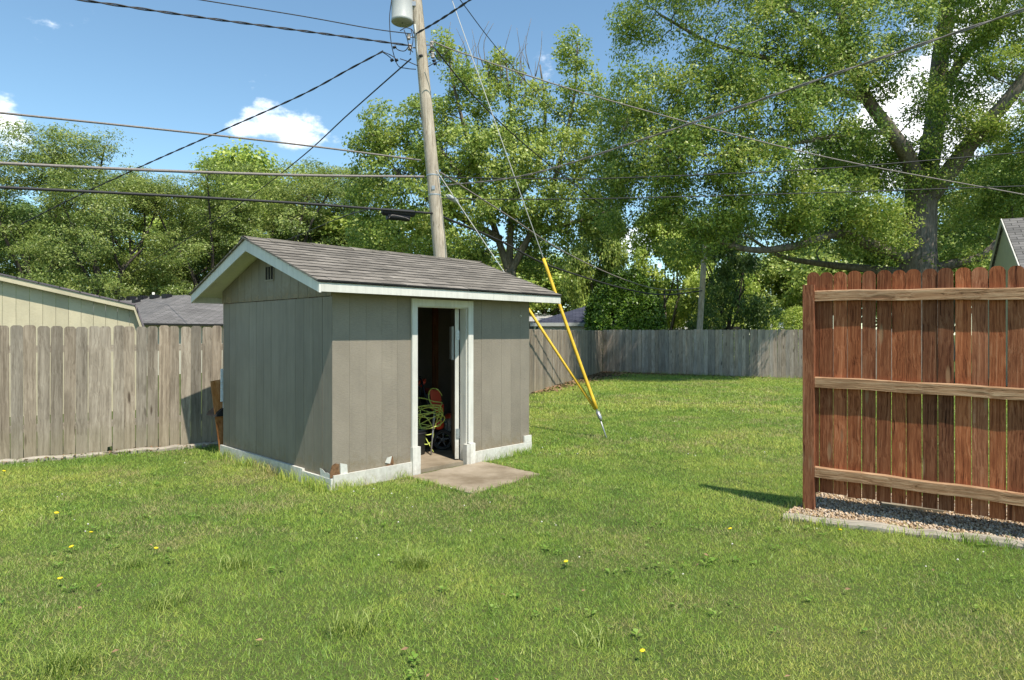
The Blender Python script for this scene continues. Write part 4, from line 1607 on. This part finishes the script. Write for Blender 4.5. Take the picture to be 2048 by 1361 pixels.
lobes_px(T, OO, [
    (1310, 40, 20.5, 75, 60, 1.3), (1250, 55, 20.3, 22, 60, .6), (1285, 205, 20, 90, 75, 1.7), (1300, 300, 20, 95, 70, 1.7), (1400, 210, 19.8, 110, 80, 1.8),
    (1500, 110, 19.8, 120, 85, 1.9), (1620, 60, 20, 120, 70, 1.9), (1540, 225, 19.5, 110, 65, 1.7), (1660, 150, 20, 100, 60, 1.7), (1410, 330, 19.8, 110, 75, 1.8),
    (1300, 390, 20.5, 75, 50, 1.5), (1410, 430, 20.7, 90, 55, 1.7), (1520, 350, 19.8, 100, 65, 1.8), (1530, 440, 21.3, 100, 45, 1.6), (1610, 400, 20.5, 75, 50, 1.5),
    (1380, 490, 21.2, 70, 30, 1.2), (1640, 250, 20, 60, 40, 1.0), (1760, 60, 20.5, 90, 70, 1.6), (1760, 165, 21.5, 50, 45, 1.0), (1720, 400, 22, 70, 45, 1.2),
    (1760, 450, 22, 55, 45, 1.1), (1690, 440, 24, 70, 40, 1.4), (1850, 330, 22.8, 60, 55, 1.0), (1915, 250, 22.0, 55, 45, 1.0), (1930, 60, 22, 70, 60, 1.4), (2010, 40, 22, 70, 60, 1.4),
    (1995, 130, 21.5, 60, 40, 1.2), (2030, 260, 21.5, 60, 60, 1.2), (1950, 400, 23.5, 75, 50, 1.4), (2030, 400, 23, 60, 50, 1.3), (1910, 470, 23.5, 50, 35, 1.2), (1840, 190, 22.5, 40, 60, .8),
    (1740, 330, 24.5, 60, 45, 1.0), (1450, -60, 20.5, 190, 70, 2.6), (1700, -90, 21, 200, 80, 3.0), (1950, -90, 22, 180, 80, 2.8), (2150, 100, 22, 120, 150, 2.2), (2150, 330, 22, 100, 120, 2),
    (1600, -200, 22, 250, 80, 3.5), (1900, -230, 22.5, 250, 90, 3.5), (1235, 240, 21, 40, 55, 1.1), (1235, 340, 21, 40, 50, 1.1), (1225, 430, 22, 40, 40, 1.0), (1660, 430, 22.4, 60, 35, 1.1), (1590, 470, 22, 60, 28, 1.0), (1710, 490, 22.6, 45, 25, .8), (1790, 500, 22.6, 30, 25, .7), (1910, 510, 22.6, 40, 22, .8), (1690, 330, 23, 50, 40, .9), (1790, 380, 23, 40, 40, .8), (1640, 300, 22.5, 50, 40, .9), (1740, 255, 20.8, 40, 32, .8), (1690, 310, 24.2, 70, 60, 1.0), (1770, 330, 25, 55, 55, .8), (1935, 200, 24, 60, 50, 1.0), (1965, 300, 25, 60, 50, 1.0), (1640, 380, 24, 60, 45, 1.0)], 22)
T.grow(.018)
oak_lm = T.leaves(155, .54, .108, M['leaf_oak'], 'oak_crown', up=.55, flat=.65, asp=.5)
T.build(oak, oak_lm, M['bark'])

# --- tall maple behind the pole
MY = 27.0
MO = at(1022, 640, MY)
MO.z = 0
map_ = empty('broadleaf_tree', MO)
tag(map_, 'tall many-stemmed tree behind the utility pole', 'tree')
T = Tree(5)
q = lambda px, py, Y: P(px, py, Y, MO)
T.limb([Vector((0, 0, -.1)), q(1022, 600, MY), q(1018, 540, MY)], .36, .28, 12)
T.limb([q(1018, 545, MY), q(990, 460, MY), q(962, 370, MY), q(930, 260, MY - .3), q(905, 160, MY - .5), q(895, 80, MY - .6)], .17, .03, 9)
T.limb([q(1018, 540, MY), q(1022, 440, MY), q(1030, 340, MY + .4), q(1022, 230, MY + .5), q(1010, 110, MY + .5)], .17, .03, 9)
T.limb([q(1018, 550, MY), q(1060, 470, MY - .4), q(1100, 390, MY - .6), q(1130, 280, MY - .4), q(1150, 180, MY), q(1155, 90, MY)], .17, .03, 9)
T.limb([q(1000, 480, MY), q(930, 440, MY - .8), q(860, 400, MY - 1), q(790, 340, MY - 1), q(745, 270, MY - 1)], .2, .03, 8)
T.limb([q(985, 440, MY), q(920, 350, MY - 1), q(860, 270, MY - 1.4), q(830, 200, MY - 1.4)], .15, .03, 8)
T.limb([q(1030, 400, MY), q(1080, 320, MY + 1), q(1090, 220, MY + 1.2), q(1080, 130, MY + 1.2)], .14, .03, 8)
T.limb([q(1060, 470, MY - .4), q(1130, 450, MY - 1), q(1200, 430, MY - 1.2), q(1240, 400, MY - 1.2)], .14, .03, 8)
# bare twigs at the top
for k in range(26):
    x0 = random.uniform(890, 1080)
    y0 = random.uniform(120, 220)
    T.limb([q(x0, y0, MY), q(x0 + random.uniform(-12, 12), y0 - 45, MY), q(x0 + random.uniform(-22, 22), y0 - random.uniform(70, 110), MY)], .03, .008, 4, 3)
lobes_px(T, MO, [
    (900, 100, 26.5, 32, 38, .7), (1010, 150, 27.5, 40, 50, .9), (1150, 110, 27, 30, 50, .7), (1165, 200, 27, 45, 60, 1.0), (935, 190, 26.3, 60, 55, 1.2), (1070, 230, 27, 60, 60, 1.2),
    (850, 240, 25.8, 55, 55, 1.2), (770, 250, 26.2, 45, 50, 1.0), (740, 300, 26.2, 40, 45, .9), (800, 330, 25.8, 70, 55, 1.4), (900, 310, 25.4, 80, 60, 1.5), (1000, 310, 25.6, 75, 60, 1.4),
    (1110, 320, 25.8, 75, 60, 1.4), (1190, 310, 26.5, 55, 50, 1.1), (750, 400, 26.5, 55, 45, 1.1), (850, 410, 25.2, 80, 50, 1.5), (960, 410, 25.2, 70, 45, 1.3), (1060, 400, 25.4, 70, 45, 1.2),
    (1150, 410, 25.8, 75, 45, 1.3), (1220, 390, 26.5, 40, 40, .9), (800, 470, 25.8, 70, 35, 1.2), (900, 480, 25.2, 70, 30, 1.2), (1120, 470, 26, 60, 30, 1.1), (1200, 450, 26.5, 40, 30, .8),
    (1060, 460, 27.5, 50, 35, 1.0), (850, 520, 26.5, 60, 30, 1.0), (940, 520, 28, 50, 30, 1.0), (1080, 520, 28, 55, 28, 1.0), (740, 470, 27, 45, 40, 1.0), (720, 360, 27, 35, 40, .8), (960, 330, 29.0, 130, 90, 1.0)], 30)
T.grow(.018)
maple_lm = T.leaves(90, .46, .115, M['leaf_maple'], 'maple_crown', up=.5, flat=.75, asp=.75)
T.build(map_, maple_lm, M['bark'])


# --- prototypes for the other trees
def proto(seed, H, Rw, mat, nl, per, spread, size, trunk_r, base=.25, asp=.5, flat=.6, dens=20, bark='bark_dark', lean=.3, shell=.4):
    T = Tree(seed)
    rng = T.rng
    fork = H * base
    T.limb([Vector((0, 0, -.1)), Vector((rng.normal(0, .08), 0, fork * .5)), Vector((rng.normal(0, .15), rng.normal(0, .15), fork))], trunk_r, trunk_r * .8, 9)
    top = Vector(T.nodes[-1])
    tips = []
    for k in range(6):
        a = k * 1.05 + rng.uniform(-.3, .3)
        ext = Rw * rng.uniform(.45, .85)
        zt = H * rng.uniform(.65, .95)
        e = Vector((math.cos(a) * ext, math.sin(a) * ext, zt))
        T.limb([top, top.lerp(e, .35) + Vector((0, 0, H * .04)) + Vector(rng.normal(0, .25, 3)), top.lerp(e, .7) + Vector(rng.normal(0, .25, 3)), e], trunk_r * .5, .03, 7)
        tips.append(e)
    for e in tips:
        T.lobe(tuple(e), (Rw * .22, Rw * .22, Rw * .2), max(4, int(dens * (Rw * .22) ** 2)), .1)
    for k in range(nl):
        a = rng.uniform(0, 6.28)
        hh = rng.uniform(base + .08, .97)
        wfac = math.sin(math.pi * min(1, max(.08, (hh - base * .6) / (1.03 - base * .6))) ** .8) ** .7
        rr = Rw * wfac * rng.uniform(.45, .95)
        s = rng.uniform(.22, .38) * Rw
        T.lobe((math.cos(a) * rr, math.sin(a) * rr, hh * H), (s * 1.15, s * 1.15, s * .7), max(4, int(dens * s ** 2)), shell)
    T.grow(.016)
    lm = T.leaves(per, spread, size, mat, 'crown', flat=flat, asp=asp)
    wm = T.wood.mesh('trunk', M[bark])
    return wm, lm


PA = proto(21, 10, 4.2, M['leaf_locust'], 21, 70, .56, .135, .26, base=.16, asp=.38, flat=.42, dens=20)
PB = proto(22, 10, 3.9, M['leaf_locust'], 19, 70, .54, .135, .24, base=.2, asp=.38, flat=.45, dens=20)
PC = proto(23, 9, 3.8, M['leaf_light'], 22, 52, .60, .21, .22, base=.12, asp=.7, flat=.8, dens=17, bark='bark')
PD = proto(24, 9, 3.6, M['leaf_dark'], 20, 52, .58, .19, .25, base=.2, asp=.6, flat=.7, dens=17)
PE = proto(25, 9, 4.2, M['leaf_maple'], 22, 50, .62, .22, .25, base=.15, asp=.7, flat=.75, dens=16, bark='bark')


def put_tree(pr, px, Y, top_y, label, wscale=1.0, rz=0.0, H0=10.0, name='tree', group='trees beyond the fences'):
    base = at(px, 660, Y)
    base.z = 0
    h = at(px, top_y, Y).z
    s = h / H0
    root = empty(name, base, rz)
    root.scale = (s * wscale, s * wscale, s)
    tag(root, label, 'tree', group)
    inst('trunk', pr[0], root)
    inst('crown', pr[1], root)
    return root


put_tree(PA, 70, 36, 262, 'feathery olive green tree at the left edge, tallest of the left trees', .95, .4, name='tree')
put_tree(PB, 205, 34, 335, 'olive green tree with flat top above the tan shed', 1.0, 2.2, name='tree')
put_tree(PA, 300, 38, 345, 'olive green tree left of the slanting service wire', .9, 3.6, name='tree')
put_tree(PB, 420, 37, 355, 'olive green tree behind the shed gable', 1.0, 5.0, name='tree')
put_tree(PB, 560, 39, 318, 'broad olive green tree left of the utility pole', 1.05, 1.0, name='tree')
put_tree(PA, 665, 44, 345, 'farther olive tree half hidden by the many-stemmed tree on its left', 1.0, .2, name='tree')
put_tree(PC, 500, 52, 318, 'fresh green treetop rising behind the olive tree near the pole', .9, 2.0, 9.0)
put_tree(PC, 330, 58, 440, 'light green tree low above the grey roof', 1.2, 1.0, 9.0)
put_tree(PD, 20, 42, 420, 'dark tree low at the left edge behind the tan shed', 1.2, 1.0, 9.0)
put_tree(PD, 130, 46, 430, 'dark tree low behind the tan shed ridge', 1.2, 3.0, 9.0)
put_tree(PD, 420, 47, 440, 'dark tree low behind the left end of the shed roof', 1.3, 4.0, 9.0)
put_tree(PE, 640, 50, 430, 'green tree low behind the shed ridge', 1.3, 4.0, 9.0)
put_tree(PE, 790, 46, 420, 'green tree behind the many-stemmed tree at the pole foot', 1.4, 2.0, 9.0)
put_tree(PC, 1100, 48, 520, 'pale green tree above the roof corner of the shed', 1.5, 2.0, 9.0)
put_tree(PE, 1010, 52, 505, 'green tree low behind the many-stemmed trunk', 1.5, .6, 9.0)
put_tree(PC, 1195, 55, 560, 'low pale tree between garage roof and round bush', 1.4, 3.3, 9.0)
put_tree(PE, 1192, 40, 400, 'slim tree before the low cloud', .42, 4.3, 9.0)
put_tree(PC, 1335, 36, 430, 'yellow green tree behind the round bush', .8, 1.6, 9.0)
put_tree(PC, 1405, 40, 450, 'yellow green tree behind the short pole', .75, 5.1, 9.0)
put_tree(PD, 1456, 30, 440, 'dark tree with a single trunk beyond the back fence', .72, 2.6, 9.0)
put_tree(PE, 1540, 44, 500, 'mid green tree right of the dark tree', 1.1, .9, 9.0)
put_tree(PC, 1610, 48, 500, 'pale tree just left of the red fence post', 1.0, 2.9, 9.0)
put_tree(PE, 1700, 42, 420, 'tree behind the red fence left of the great forked trunk', 1.0, 4.4, 9.0)
put_tree(PE, 1900, 40, 400, 'tree behind the great forked trunk on its right', 1.0, 5.2, 9.0)
put_tree(PC, 2010, 46, 330, 'pale tall tree at the right edge behind the gabled house', .8, 1.1, 9.0)
put_tree(PD, 1780, 50, 480, 'dark tree low behind the great forked trunk', 1.2, 3.1, 9.0)
put_tree(PE, 2110, 38, 300, 'green tree cut by the right edge', .8, 2.0, 9.0)


# --- round cedar bush and yews beyond the back fence
def conifer(name, px, Y, top_y, half_px, label, seed, mat, bark='bark_dark', pw=.55, n=900, per=75, spread=.15, size=.11, cat='bush', asp=.4):
    base = at(px, 660, Y)
    base.z = 0
    H = at(px, top_y, Y).z
    Rw = half_px / F_PX * Y
    T = Tree(seed)
    rng = T.rng
    T.limb([Vector((0, 0, -.05)), Vector((.03, 0, H * .4)), Vector((0, 0, H * .93))], .14, .03, 8)
    t = rng.random(n) ** .8
    a = rng.uniform(0, 6.28, n)
    prof = np.where(t < .4, .86 + .14 * np.sin(t / .4 * 1.57), np.maximum(0, 1 - ((t - .4) / .62) ** 2.1) ** pw)
    rr = Rw * prof * (.92 + .08 * rng.random(n)) * (1 + .06 * np.sin(a * 5) + .05 * np.sin(a * 3 + t * 7))
    T.clusters = list(np.stack([np.cos(a) * rr, np.sin(a) * rr, t * H], 1))
    root = empty(name, base)
    tag(root, label, cat)
    lm = T.leaves(per, spread, size, mat, 'crown', up=.5, flat=1.7, asp=asp, droop=-1.4)
    T.build(root, lm, M[bark])
    return root


conifer('round_bush', 1252, 30, 550, 76, 'large round dark green bush behind the back fence', 41, M['leaf_cedar'], n=1600, per=42, spread=.14, size=.14, asp=.5)
conifer('shrub', 1425, 34, 596, 42, 'bright green shrub between short pole and dark tree trunk', 42, M['leaf_light'], n=300, per=40)
conifer('shrub', 1505, 35, 606, 48, 'bright green shrub right of the dark tree trunk', 43, M['leaf_light'], n=320, per=40)
conifer('shrub', 1590, 36, 620, 40, 'low pale shrub beside the red fence post', 45, M['leaf_light'], n=260, per=40)

# ------------------------------------------------------------------ lawn


def inside(poly, X, Y):
    r = np.zeros(len(X), bool)
    n = len(poly)
    j = n - 1
    for i in range(n):
        xi, yi = poly[i]
        xj, yj = poly[j]
        c = ((yi > Y) != (yj > Y)) & (X < (xj - xi) * (Y - yi) / (yj - yi + 1e-12) + xi)
        r ^= c
        j = i
    return r


def seg_dist(p, q, X, Y):
    px, py = p
    dx, dy = q[0] - px, q[1] - py
    t = np.clip(((X - px) * dx + (Y - py) * dy) / (dx * dx + dy * dy), 0, 1)
    return np.hypot(X - px - t * dx, Y - py - t * dy)


YARD = [(-12, 1), (FL0.x, FL0.y), (FK.x, FK.y), (FC.x, FC.y), (FE.x, FE.y), (14, 1)]
HOLES = [[tuple(shed_pt(x, y).to_2d()) for x, y in ((-.02, -.02), (SW + .01, -.02), (SW + .01, SD), (-.02, SD))],
         [tuple(p.to_2d()) for p in pts and [shed_pt(x, y) for x, y in ((.91, 0), (2.035, 0), (2.015, -1.0), (.885, -1.08))]],
         [tuple(p) for p in bedp]]


def wob(X, Y, s, ph):
    return (np.sin(X * s + ph) + np.sin(Y * s * 1.13 + ph * 2.1) + np.sin((X + Y) * s * .71 + ph * 3.3) + np.sin((X - Y) * s * 1.41 + ph)) / 4


def scatter(y0, y1, dens, margin=1.0):
    w1 = .80 * y1 + margin
    n = int(dens * (2 * w1) * (y1 - y0))
    X = RNG.uniform(-w1, w1, n)
    Y = RNG.uniform(y0, y1, n)
    k = (np.abs(X) < .80 * Y + margin) & inside(YARD, X, Y)
    for h in HOLES:
        k &= ~inside(h, X, Y)
    X, Y = X[k], Y[k]
    # thin bare ground: along the foot of the fences, and in the shaded far corner
    dl_ = seg_dist(FL0, FK, X, Y)
    dc = np.hypot(X - FC.x + 1.0, Y - FC.y + 2.2)
    dk = seg_dist(FK, FC, X, Y)
    keep = RNG.random(len(X)) < np.clip(np.minimum(np.clip((dl_ - .08) / .25, .03, 1), np.clip((dc - 1.0) / 1.6, .04, 1)) * np.clip(dk / .7, .12, 1), 0, 1)
    patch = .55 + .55 * vnoise(X, Y, .3, 21, 3)
    keep &= RNG.random(len(X)) < patch
    return X[keep], Y[keep]


def blades(X, Y, h, w, segs, lean=(.25, .9), z=None):
    n = len(X)
    az = RNG.uniform(0, 2 * math.pi, n)
    ln = RNG.uniform(*lean, n)
    dx, dy = np.cos(az), np.sin(az)
    wz = RNG.uniform(0, 2 * math.pi, n)
    wx, wy = np.cos(wz) * w * .5, np.sin(wz) * w * .5
    B = np.stack([X, Y, np.full(n, -.002) if z is None else z], 1)
    Wv = np.stack([wx, wy, np.zeros(n)], 1)
    D = np.stack([dx, dy, np.zeros(n)], 1)
    tip = B + D * (h * ln)[:, None] + np.stack([np.zeros(n), np.zeros(n), h * np.sqrt(np.clip(1 - (ln * .75) ** 2, .08, 1))], 1)
    if segs == 1:
        V = np.stack([B - Wv, B + Wv, tip], 1).reshape(-1, 3)
        Fc = np.arange(3 * n).reshape(-1, 3)
        return V, Fc, np.repeat(RNG.random(n), 1)
    mid = B + D * (h * ln * .32)[:, None] + np.stack([np.zeros(n), np.zeros(n), h * .6], 1)
    V = np.stack([B - Wv, B + Wv, mid + Wv * .8, mid - Wv * .8, tip], 1).reshape(-1, 3)
    o = (np.arange(n) * 5)[:, None, None]
    Fc = (np.array([(0, 1, 2), (0, 2, 3), (3, 2, 4)])[None] + o).reshape(-1, 3)
    return V, Fc, np.repeat(RNG.random(n), 3)


def grass_layer(parts):
    Vs, Fs, Rs = [], [], []
    b = 0
    for (V, Fc, r) in parts:
        Vs.append(V)
        Fs.append(Fc + b)
        Rs.append(r)
        b += len(V)
    return np.concatenate(Vs), np.concatenate(Fs), np.concatenate(Rs)


parts = []
X, Y = scatter(2.3, 5.2, 15000, .7)
hh = (.016 + .020 * RNG.random(len(X))) * (.55 + .9 * vnoise(X, Y, .5, 3)) * (1 + 1.0 * (RNG.random(len(X)) > .985))
parts.append(blades(X, Y, hh, RNG.uniform(.0022, .0045, len(X)), 1, (.3, 1.25)))
X, Y = scatter(5.2, 8.5, 8000)
hh = (.020 + .020 * RNG.random(len(X))) * (.6 + .8 * vnoise(X, Y, .5, 3)) * (1 + .8 * (RNG.random(len(X)) > .985))
parts.append(blades(X, Y, hh, RNG.uniform(.0035, .006, len(X)), 1, (.3, 1.2)))
X, Y = scatter(8.5, 13.0, 3600)
hh = (.026 + .022 * RNG.random(len(X))) * (.6 + .8 * vnoise(X, Y, .6, 3))
parts.append(blades(X, Y, hh, RNG.uniform(.006, .010, len(X)), 1, (.3, 1.1)))
X, Y = scatter(13.0, 27.0, 1300)
hh = (.035 + .03 * RNG.random(len(X))) * (.6 + .8 * vnoise(X, Y, .8, 3))
parts.append(blades(X, Y, hh, RNG.uniform(.011, .019, len(X)), 1, (.3, 1.0)))


# longer untrimmed grass along edges
def edge_grass(p, q, n, off, h0, h1):
    t = RNG.random(n)
    X = p[0] + (q[0] - p[0]) * t + RNG.normal(0, off, n)
    Y = p[1] + (q[1] - p[1]) * t + RNG.normal(0, off, n)
    k = np.ones(n, bool)
    for h in HOLES[:2]:
        k &= ~inside(h, X, Y)
    X, Y = X[k], Y[k]
    k = RNG.random(len(X)) < .45 + .55 * wob(X, Y, 6, .3)
    X, Y = X[k], Y[k]
    return blades(X, Y, RNG.uniform(h0, h1, len(X)), RNG.uniform(.004, .007, len(X)), 2, (.2, .8))


s2 = lambda x, y: tuple(shed_pt(x, y).to_2d())
parts.append(edge_grass(s2(-.06, -.03), s2(-.06, SD), 2200, .04, .05, .17))
parts.append(edge_grass(s2(-.03, -.06), s2(.95, -.06), 1000, .035, .04, .15))
parts.append(edge_grass(s2(2.1, -.06), s2(SW, -.06), 900, .035, .04, .14))
parts.append(edge_grass(s2(2.08, -.05), s2(2.06, -1.05), 500, .03, .03, .09))
parts.append(edge_grass(s2(.86, -1.14), s2(2.06, -1.07), 600, .03, .03, .08))
parts.append(edge_grass(s2(.86, -.1), s2(.84, -1.1), 500, .03, .03, .08))
parts.append(edge_grass(T0 + Vector((-.03, -.07)), T1 + Vector((-.03, -.07)), 1500, .03, .05, .12))
parts.append(edge_grass(RP - dirR * .1, RP - dirR * .1 - nR * .3, 400, .05, .05, .13))
parts.append(edge_grass(FL0 + offL * 1.5, FL0 + offL * 1.5 + dirL * 4.7, 1800, .03, .03, .09))
parts.append(edge_grass(FC + dirB * .5 - Vector((0, .15)), FE - Vector((0, .15)), 2500, .1, .06, .18))
V, Fc, rr = grass_layer(parts)
bx_, by_ = V[Fc[:, 0], 0], V[Fc[:, 0], 1]
fcol = .46 * vnoise(bx_, by_, 1.4, 11, 2) + .30 * vnoise(bx_, by_, .22, 12, 3) + .12 * vnoise(bx_, by_, .05, 13, 2) + .34 * rr - .10
r2_ = np.modf(rr * 17.31)[0]
fdry = np.clip((vnoise(bx_, by_, .35, 14, 3) * .8 + vnoise(bx_, by_, 2.2, 15, 2) * .35 + r2_ * .46 - .97) / .18, 0, .75)
gro = link(bpy.data.objects.new('grass', np_mesh('grass', V, Fc, M['grass'], fcol, fdry)))
tag(gro, 'short mown yellow green lawn grass', 'grass', kind='stuff')

# low broad-leaved weeds through the lawn
n = 1100
X = RNG.uniform(-8, 9, n * 3)
Y = 2.4 + 15 * RNG.random(n * 3) ** 1.4
k = inside(YARD, X, Y) & (np.abs(X) < .8 * Y + .5)
for h in HOLES:
    k &= ~inside(h, X, Y)
k &= RNG.random(n * 3) < .35 + .6 * wob(X, Y, 1.1, .7)
X, Y = X[k], Y[k]
xs = np.concatenate([X, RNG.normal(.55, .35, 70), RNG.normal(-3.6, .8, 30)])
ys = np.concatenate([Y, RNG.normal(9.6, .8, 70), RNG.normal(5.8, .6, 30)])
Vw, Fw, Rw_ = [], [], []
b = 0
for x, y in zip(xs, ys):
    if any(inside(h, np.array([x]), np.array([y]))[0] for h in HOLES[:2]):
        continue
    m = RNG.integers(5, 10)
    s = RNG.uniform(.012, .03)
    for j in range(m):
        a = RNG.uniform(0, 6.28)
        d = np.array([math.cos(a), math.sin(a), 0])
        e = np.array([-math.sin(a), math.cos(a), 0])
        o = np.array([x, y, .012 + RNG.random() * .02]) + d * RNG.uniform(0, .02)
        L = s * RNG.uniform(.6, 1.5)
        el = RNG.uniform(.1, .7)
        wv = L * RNG.uniform(.22, .42)
        Vw += [o, o + d * L * .55 + e * wv + np.array([0, 0, L * el * .7]), o + d * L + np.array([0, 0, L * el * .6]), o + d * L * .55 - e * wv + np.array([0, 0, L * el * .7])]
        Fw.append((b, b + 1, b + 2, b + 3))
        Rw_.append(RNG.random())
        b += 4
wo2 = link(bpy.data.objects.new('weeds', np_mesh('weeds', np.array(Vw), np.array(Fw), M['weed'], np.array(Rw_))))
tag(wo2, 'low broad leaved weeds scattered through the lawn', 'weeds', kind='stuff')


# coarse grass tufts standing out of the lawn
def gxy(px, py):
    Y = CAM_H * F_PX / (py - HY)
    return (px - CX) / F_PX * Y, Y


TUFTS = [(835, 1135, .19, 190, 'coarse grass tuft in the lawn below the concrete pad'), (475, 1135, .15, 150, 'spiky grass tuft in the lawn left of the middle'),
         (330, 1215, .14, 140, 'grass tuft with long arching blades at lower left'), (700, 1265, .16, 150, 'grass tuft near the bottom of the lawn, left of centre'),
         (130, 1345, .18, 170, 'long grass tuft at the bottom left corner'), (1200, 1290, .12, 90, 'thin grass tuft near the bottom right of centre'),
         (265, 1135, .12, 110, 'small grass tuft among the dandelions at left')]
for (px, py, h, nb_, lab) in TUFTS:
    x, y = gxy(px, py)
    X = RNG.normal(0, .06, nb_)
    Y = RNG.normal(0, .045, nb_)
    V, Fc, r_ = blades(X, Y, RNG.uniform(h * .35, h, nb_), RNG.uniform(.0035, .006, nb_), 2, (.35, 1.25))
    o = link(bpy.data.objects.new('grass_tuft', np_mesh('grass_tuft', V, Fc, M['tuft'], r_)))
    o.location = (x, y, 0)
    tag(o, lab, 'grass tuft', 'coarse grass tufts in the lawn')

# dandelion flowers
fl = MB().lathe([(0, -.001), (.010, 0), (.017, .006), (.013, .010), (0, .012)], 12)
fl_me = fl.mesh('flower_head', M['flower'])
st_me = MB().tube([(0, 0, -.05), (.004, 0, -.025), (0, 0, 0)], .0018, 5).mesh('stem', M['weed'])
DANDY = [(113, 1042, 'yellow dandelion at left, highest of the left cluster in the lawn'), (143, 1112, 'yellow dandelion in the middle of the left cluster'),
         (312, 1115, 'yellow dandelion left of the spiky grass tuft'), (120, 1178, 'yellow dandelion at left, lowest of the left cluster'),
         (8, 955, 'yellow dandelion at the left edge near the timber edging'), (1132, 1143, 'lone yellow dandelion in mid lawn right of the coarse tuft'),
         (1285, 1328, 'yellow dandelion nearest the bottom edge'), (1460, 1075, 'yellow dandelion in the lawn left of the red fence post'),
         (1680, 1077, 'yellow dandelion just below the timber before the red fence'), (182, 1082, 'small orange yellow dandelion right of the left cluster')]
for (px, py, lab) in DANDY:
    x, y = gxy(px, py - 2)
    root = empty('dandelion', (x, y, 0))
    tag(root, lab, 'dandelion', 'dandelions in the lawn')
    s = random.uniform(.8, 1.15)
    inst('flower_head', fl_me, root, (0, 0, .055), (random.uniform(-.4, .2), random.uniform(-.3, .3), 0), (s, s, s))
    inst('stem', st_me, root, (0, 0, .055))

# clover heads and dry leaves (uncounted specks)
n = 260
X = RNG.uniform(-6, 8, n)
Y = 2.6 + 9 * RNG.random(n)
k = inside(YARD, X, Y) & (np.abs(X) < .8 * Y)
for h in HOLES:
    k &= ~inside(h, X, Y)
cl = MB()
for x, y in zip(X[k], Y[k]):
    if wob(np.array([x]), np.array([y]), 1.7, 2.2)[0] > -.05:
        s = random.uniform(.005, .009)
        cl.add([(x + s, y, .05), (x, y + s, .05), (x - s, y, .05), (x, y - s, .05), (x, y, .05 + s), (x, y, .05 - s)],
               [(0, 1, 4), (1, 2, 4), (2, 3, 4), (3, 0, 4), (1, 0, 5), (2, 1, 5), (3, 2, 5), (0, 3, 5)])
tag(cl.build('clover_heads', M['clover']), 'tiny white clover heads dotted over the lawn', 'clover', kind='stuff')
lt = MB()


def dry_leaf(x, y, s, z=.01):
    a = random.uniform(0, 6.28)
    t1, t2 = random.uniform(-.5, .5), random.uniform(-.5, .5)
    Mx = Matrix.Translation((x, y, z)) @ Matrix.Rotation(a, 4, 'Z') @ Matrix.Rotation(t1, 4, 'X') @ Matrix.Rotation(t2, 4, 'Y')
    lt.add([Mx @ Vector(p) for p in ((-s, 0, 0), (-.2 * s, .5 * s, .15 * s), (s, 0, 0), (-.2 * s, -.5 * s, .15 * s))], [(0, 1, 2), (0, 2, 3)])


dK = (FC - FK).normalized()
nK = Vector((dK.y, -dK.x))
for _ in range(1500):
    t = random.random() ** .6
    p = FK.lerp(FC, .35 + .65 * t) + nK * abs(random.gauss(0, .5 * (.4 + t)))
    dry_leaf(p.x, p.y, random.uniform(.03, .07), .012 + random.random() * .03)
for _ in range(900):
    p = FC + dirB * abs(random.gauss(0, 2.6)) + Vector((-dirB.y, dirB.x)) * -abs(random.gauss(0, .45))
    dry_leaf(p.x, p.y, random.uniform(.03, .06), .015 + random.random() * .03)
for _ in range(500):
    p = FL0 + dirL * random.uniform(0, 5) + offL * random.uniform(.1, 1.5)
    dry_leaf(p.x, p.y, random.uniform(.012, .03), .02 + random.random() * .03)
for _ in range(110):
    Y_ = 2.6 + 9 * random.random()
    X_ = random.uniform(-.75, .75) * Y_
    if not any(inside(h, np.array([X_]), np.array([Y_]))[0] for h in HOLES) and inside(YARD, np.array([X_]), np.array([Y_]))[0]:
        dry_leaf(X_, Y_, random.uniform(.01, .022), .04)
tag(lt.build('dry_leaves', M['litter']), 'brown dry leaves lying along the fence feet', 'leaves', kind='stuff')
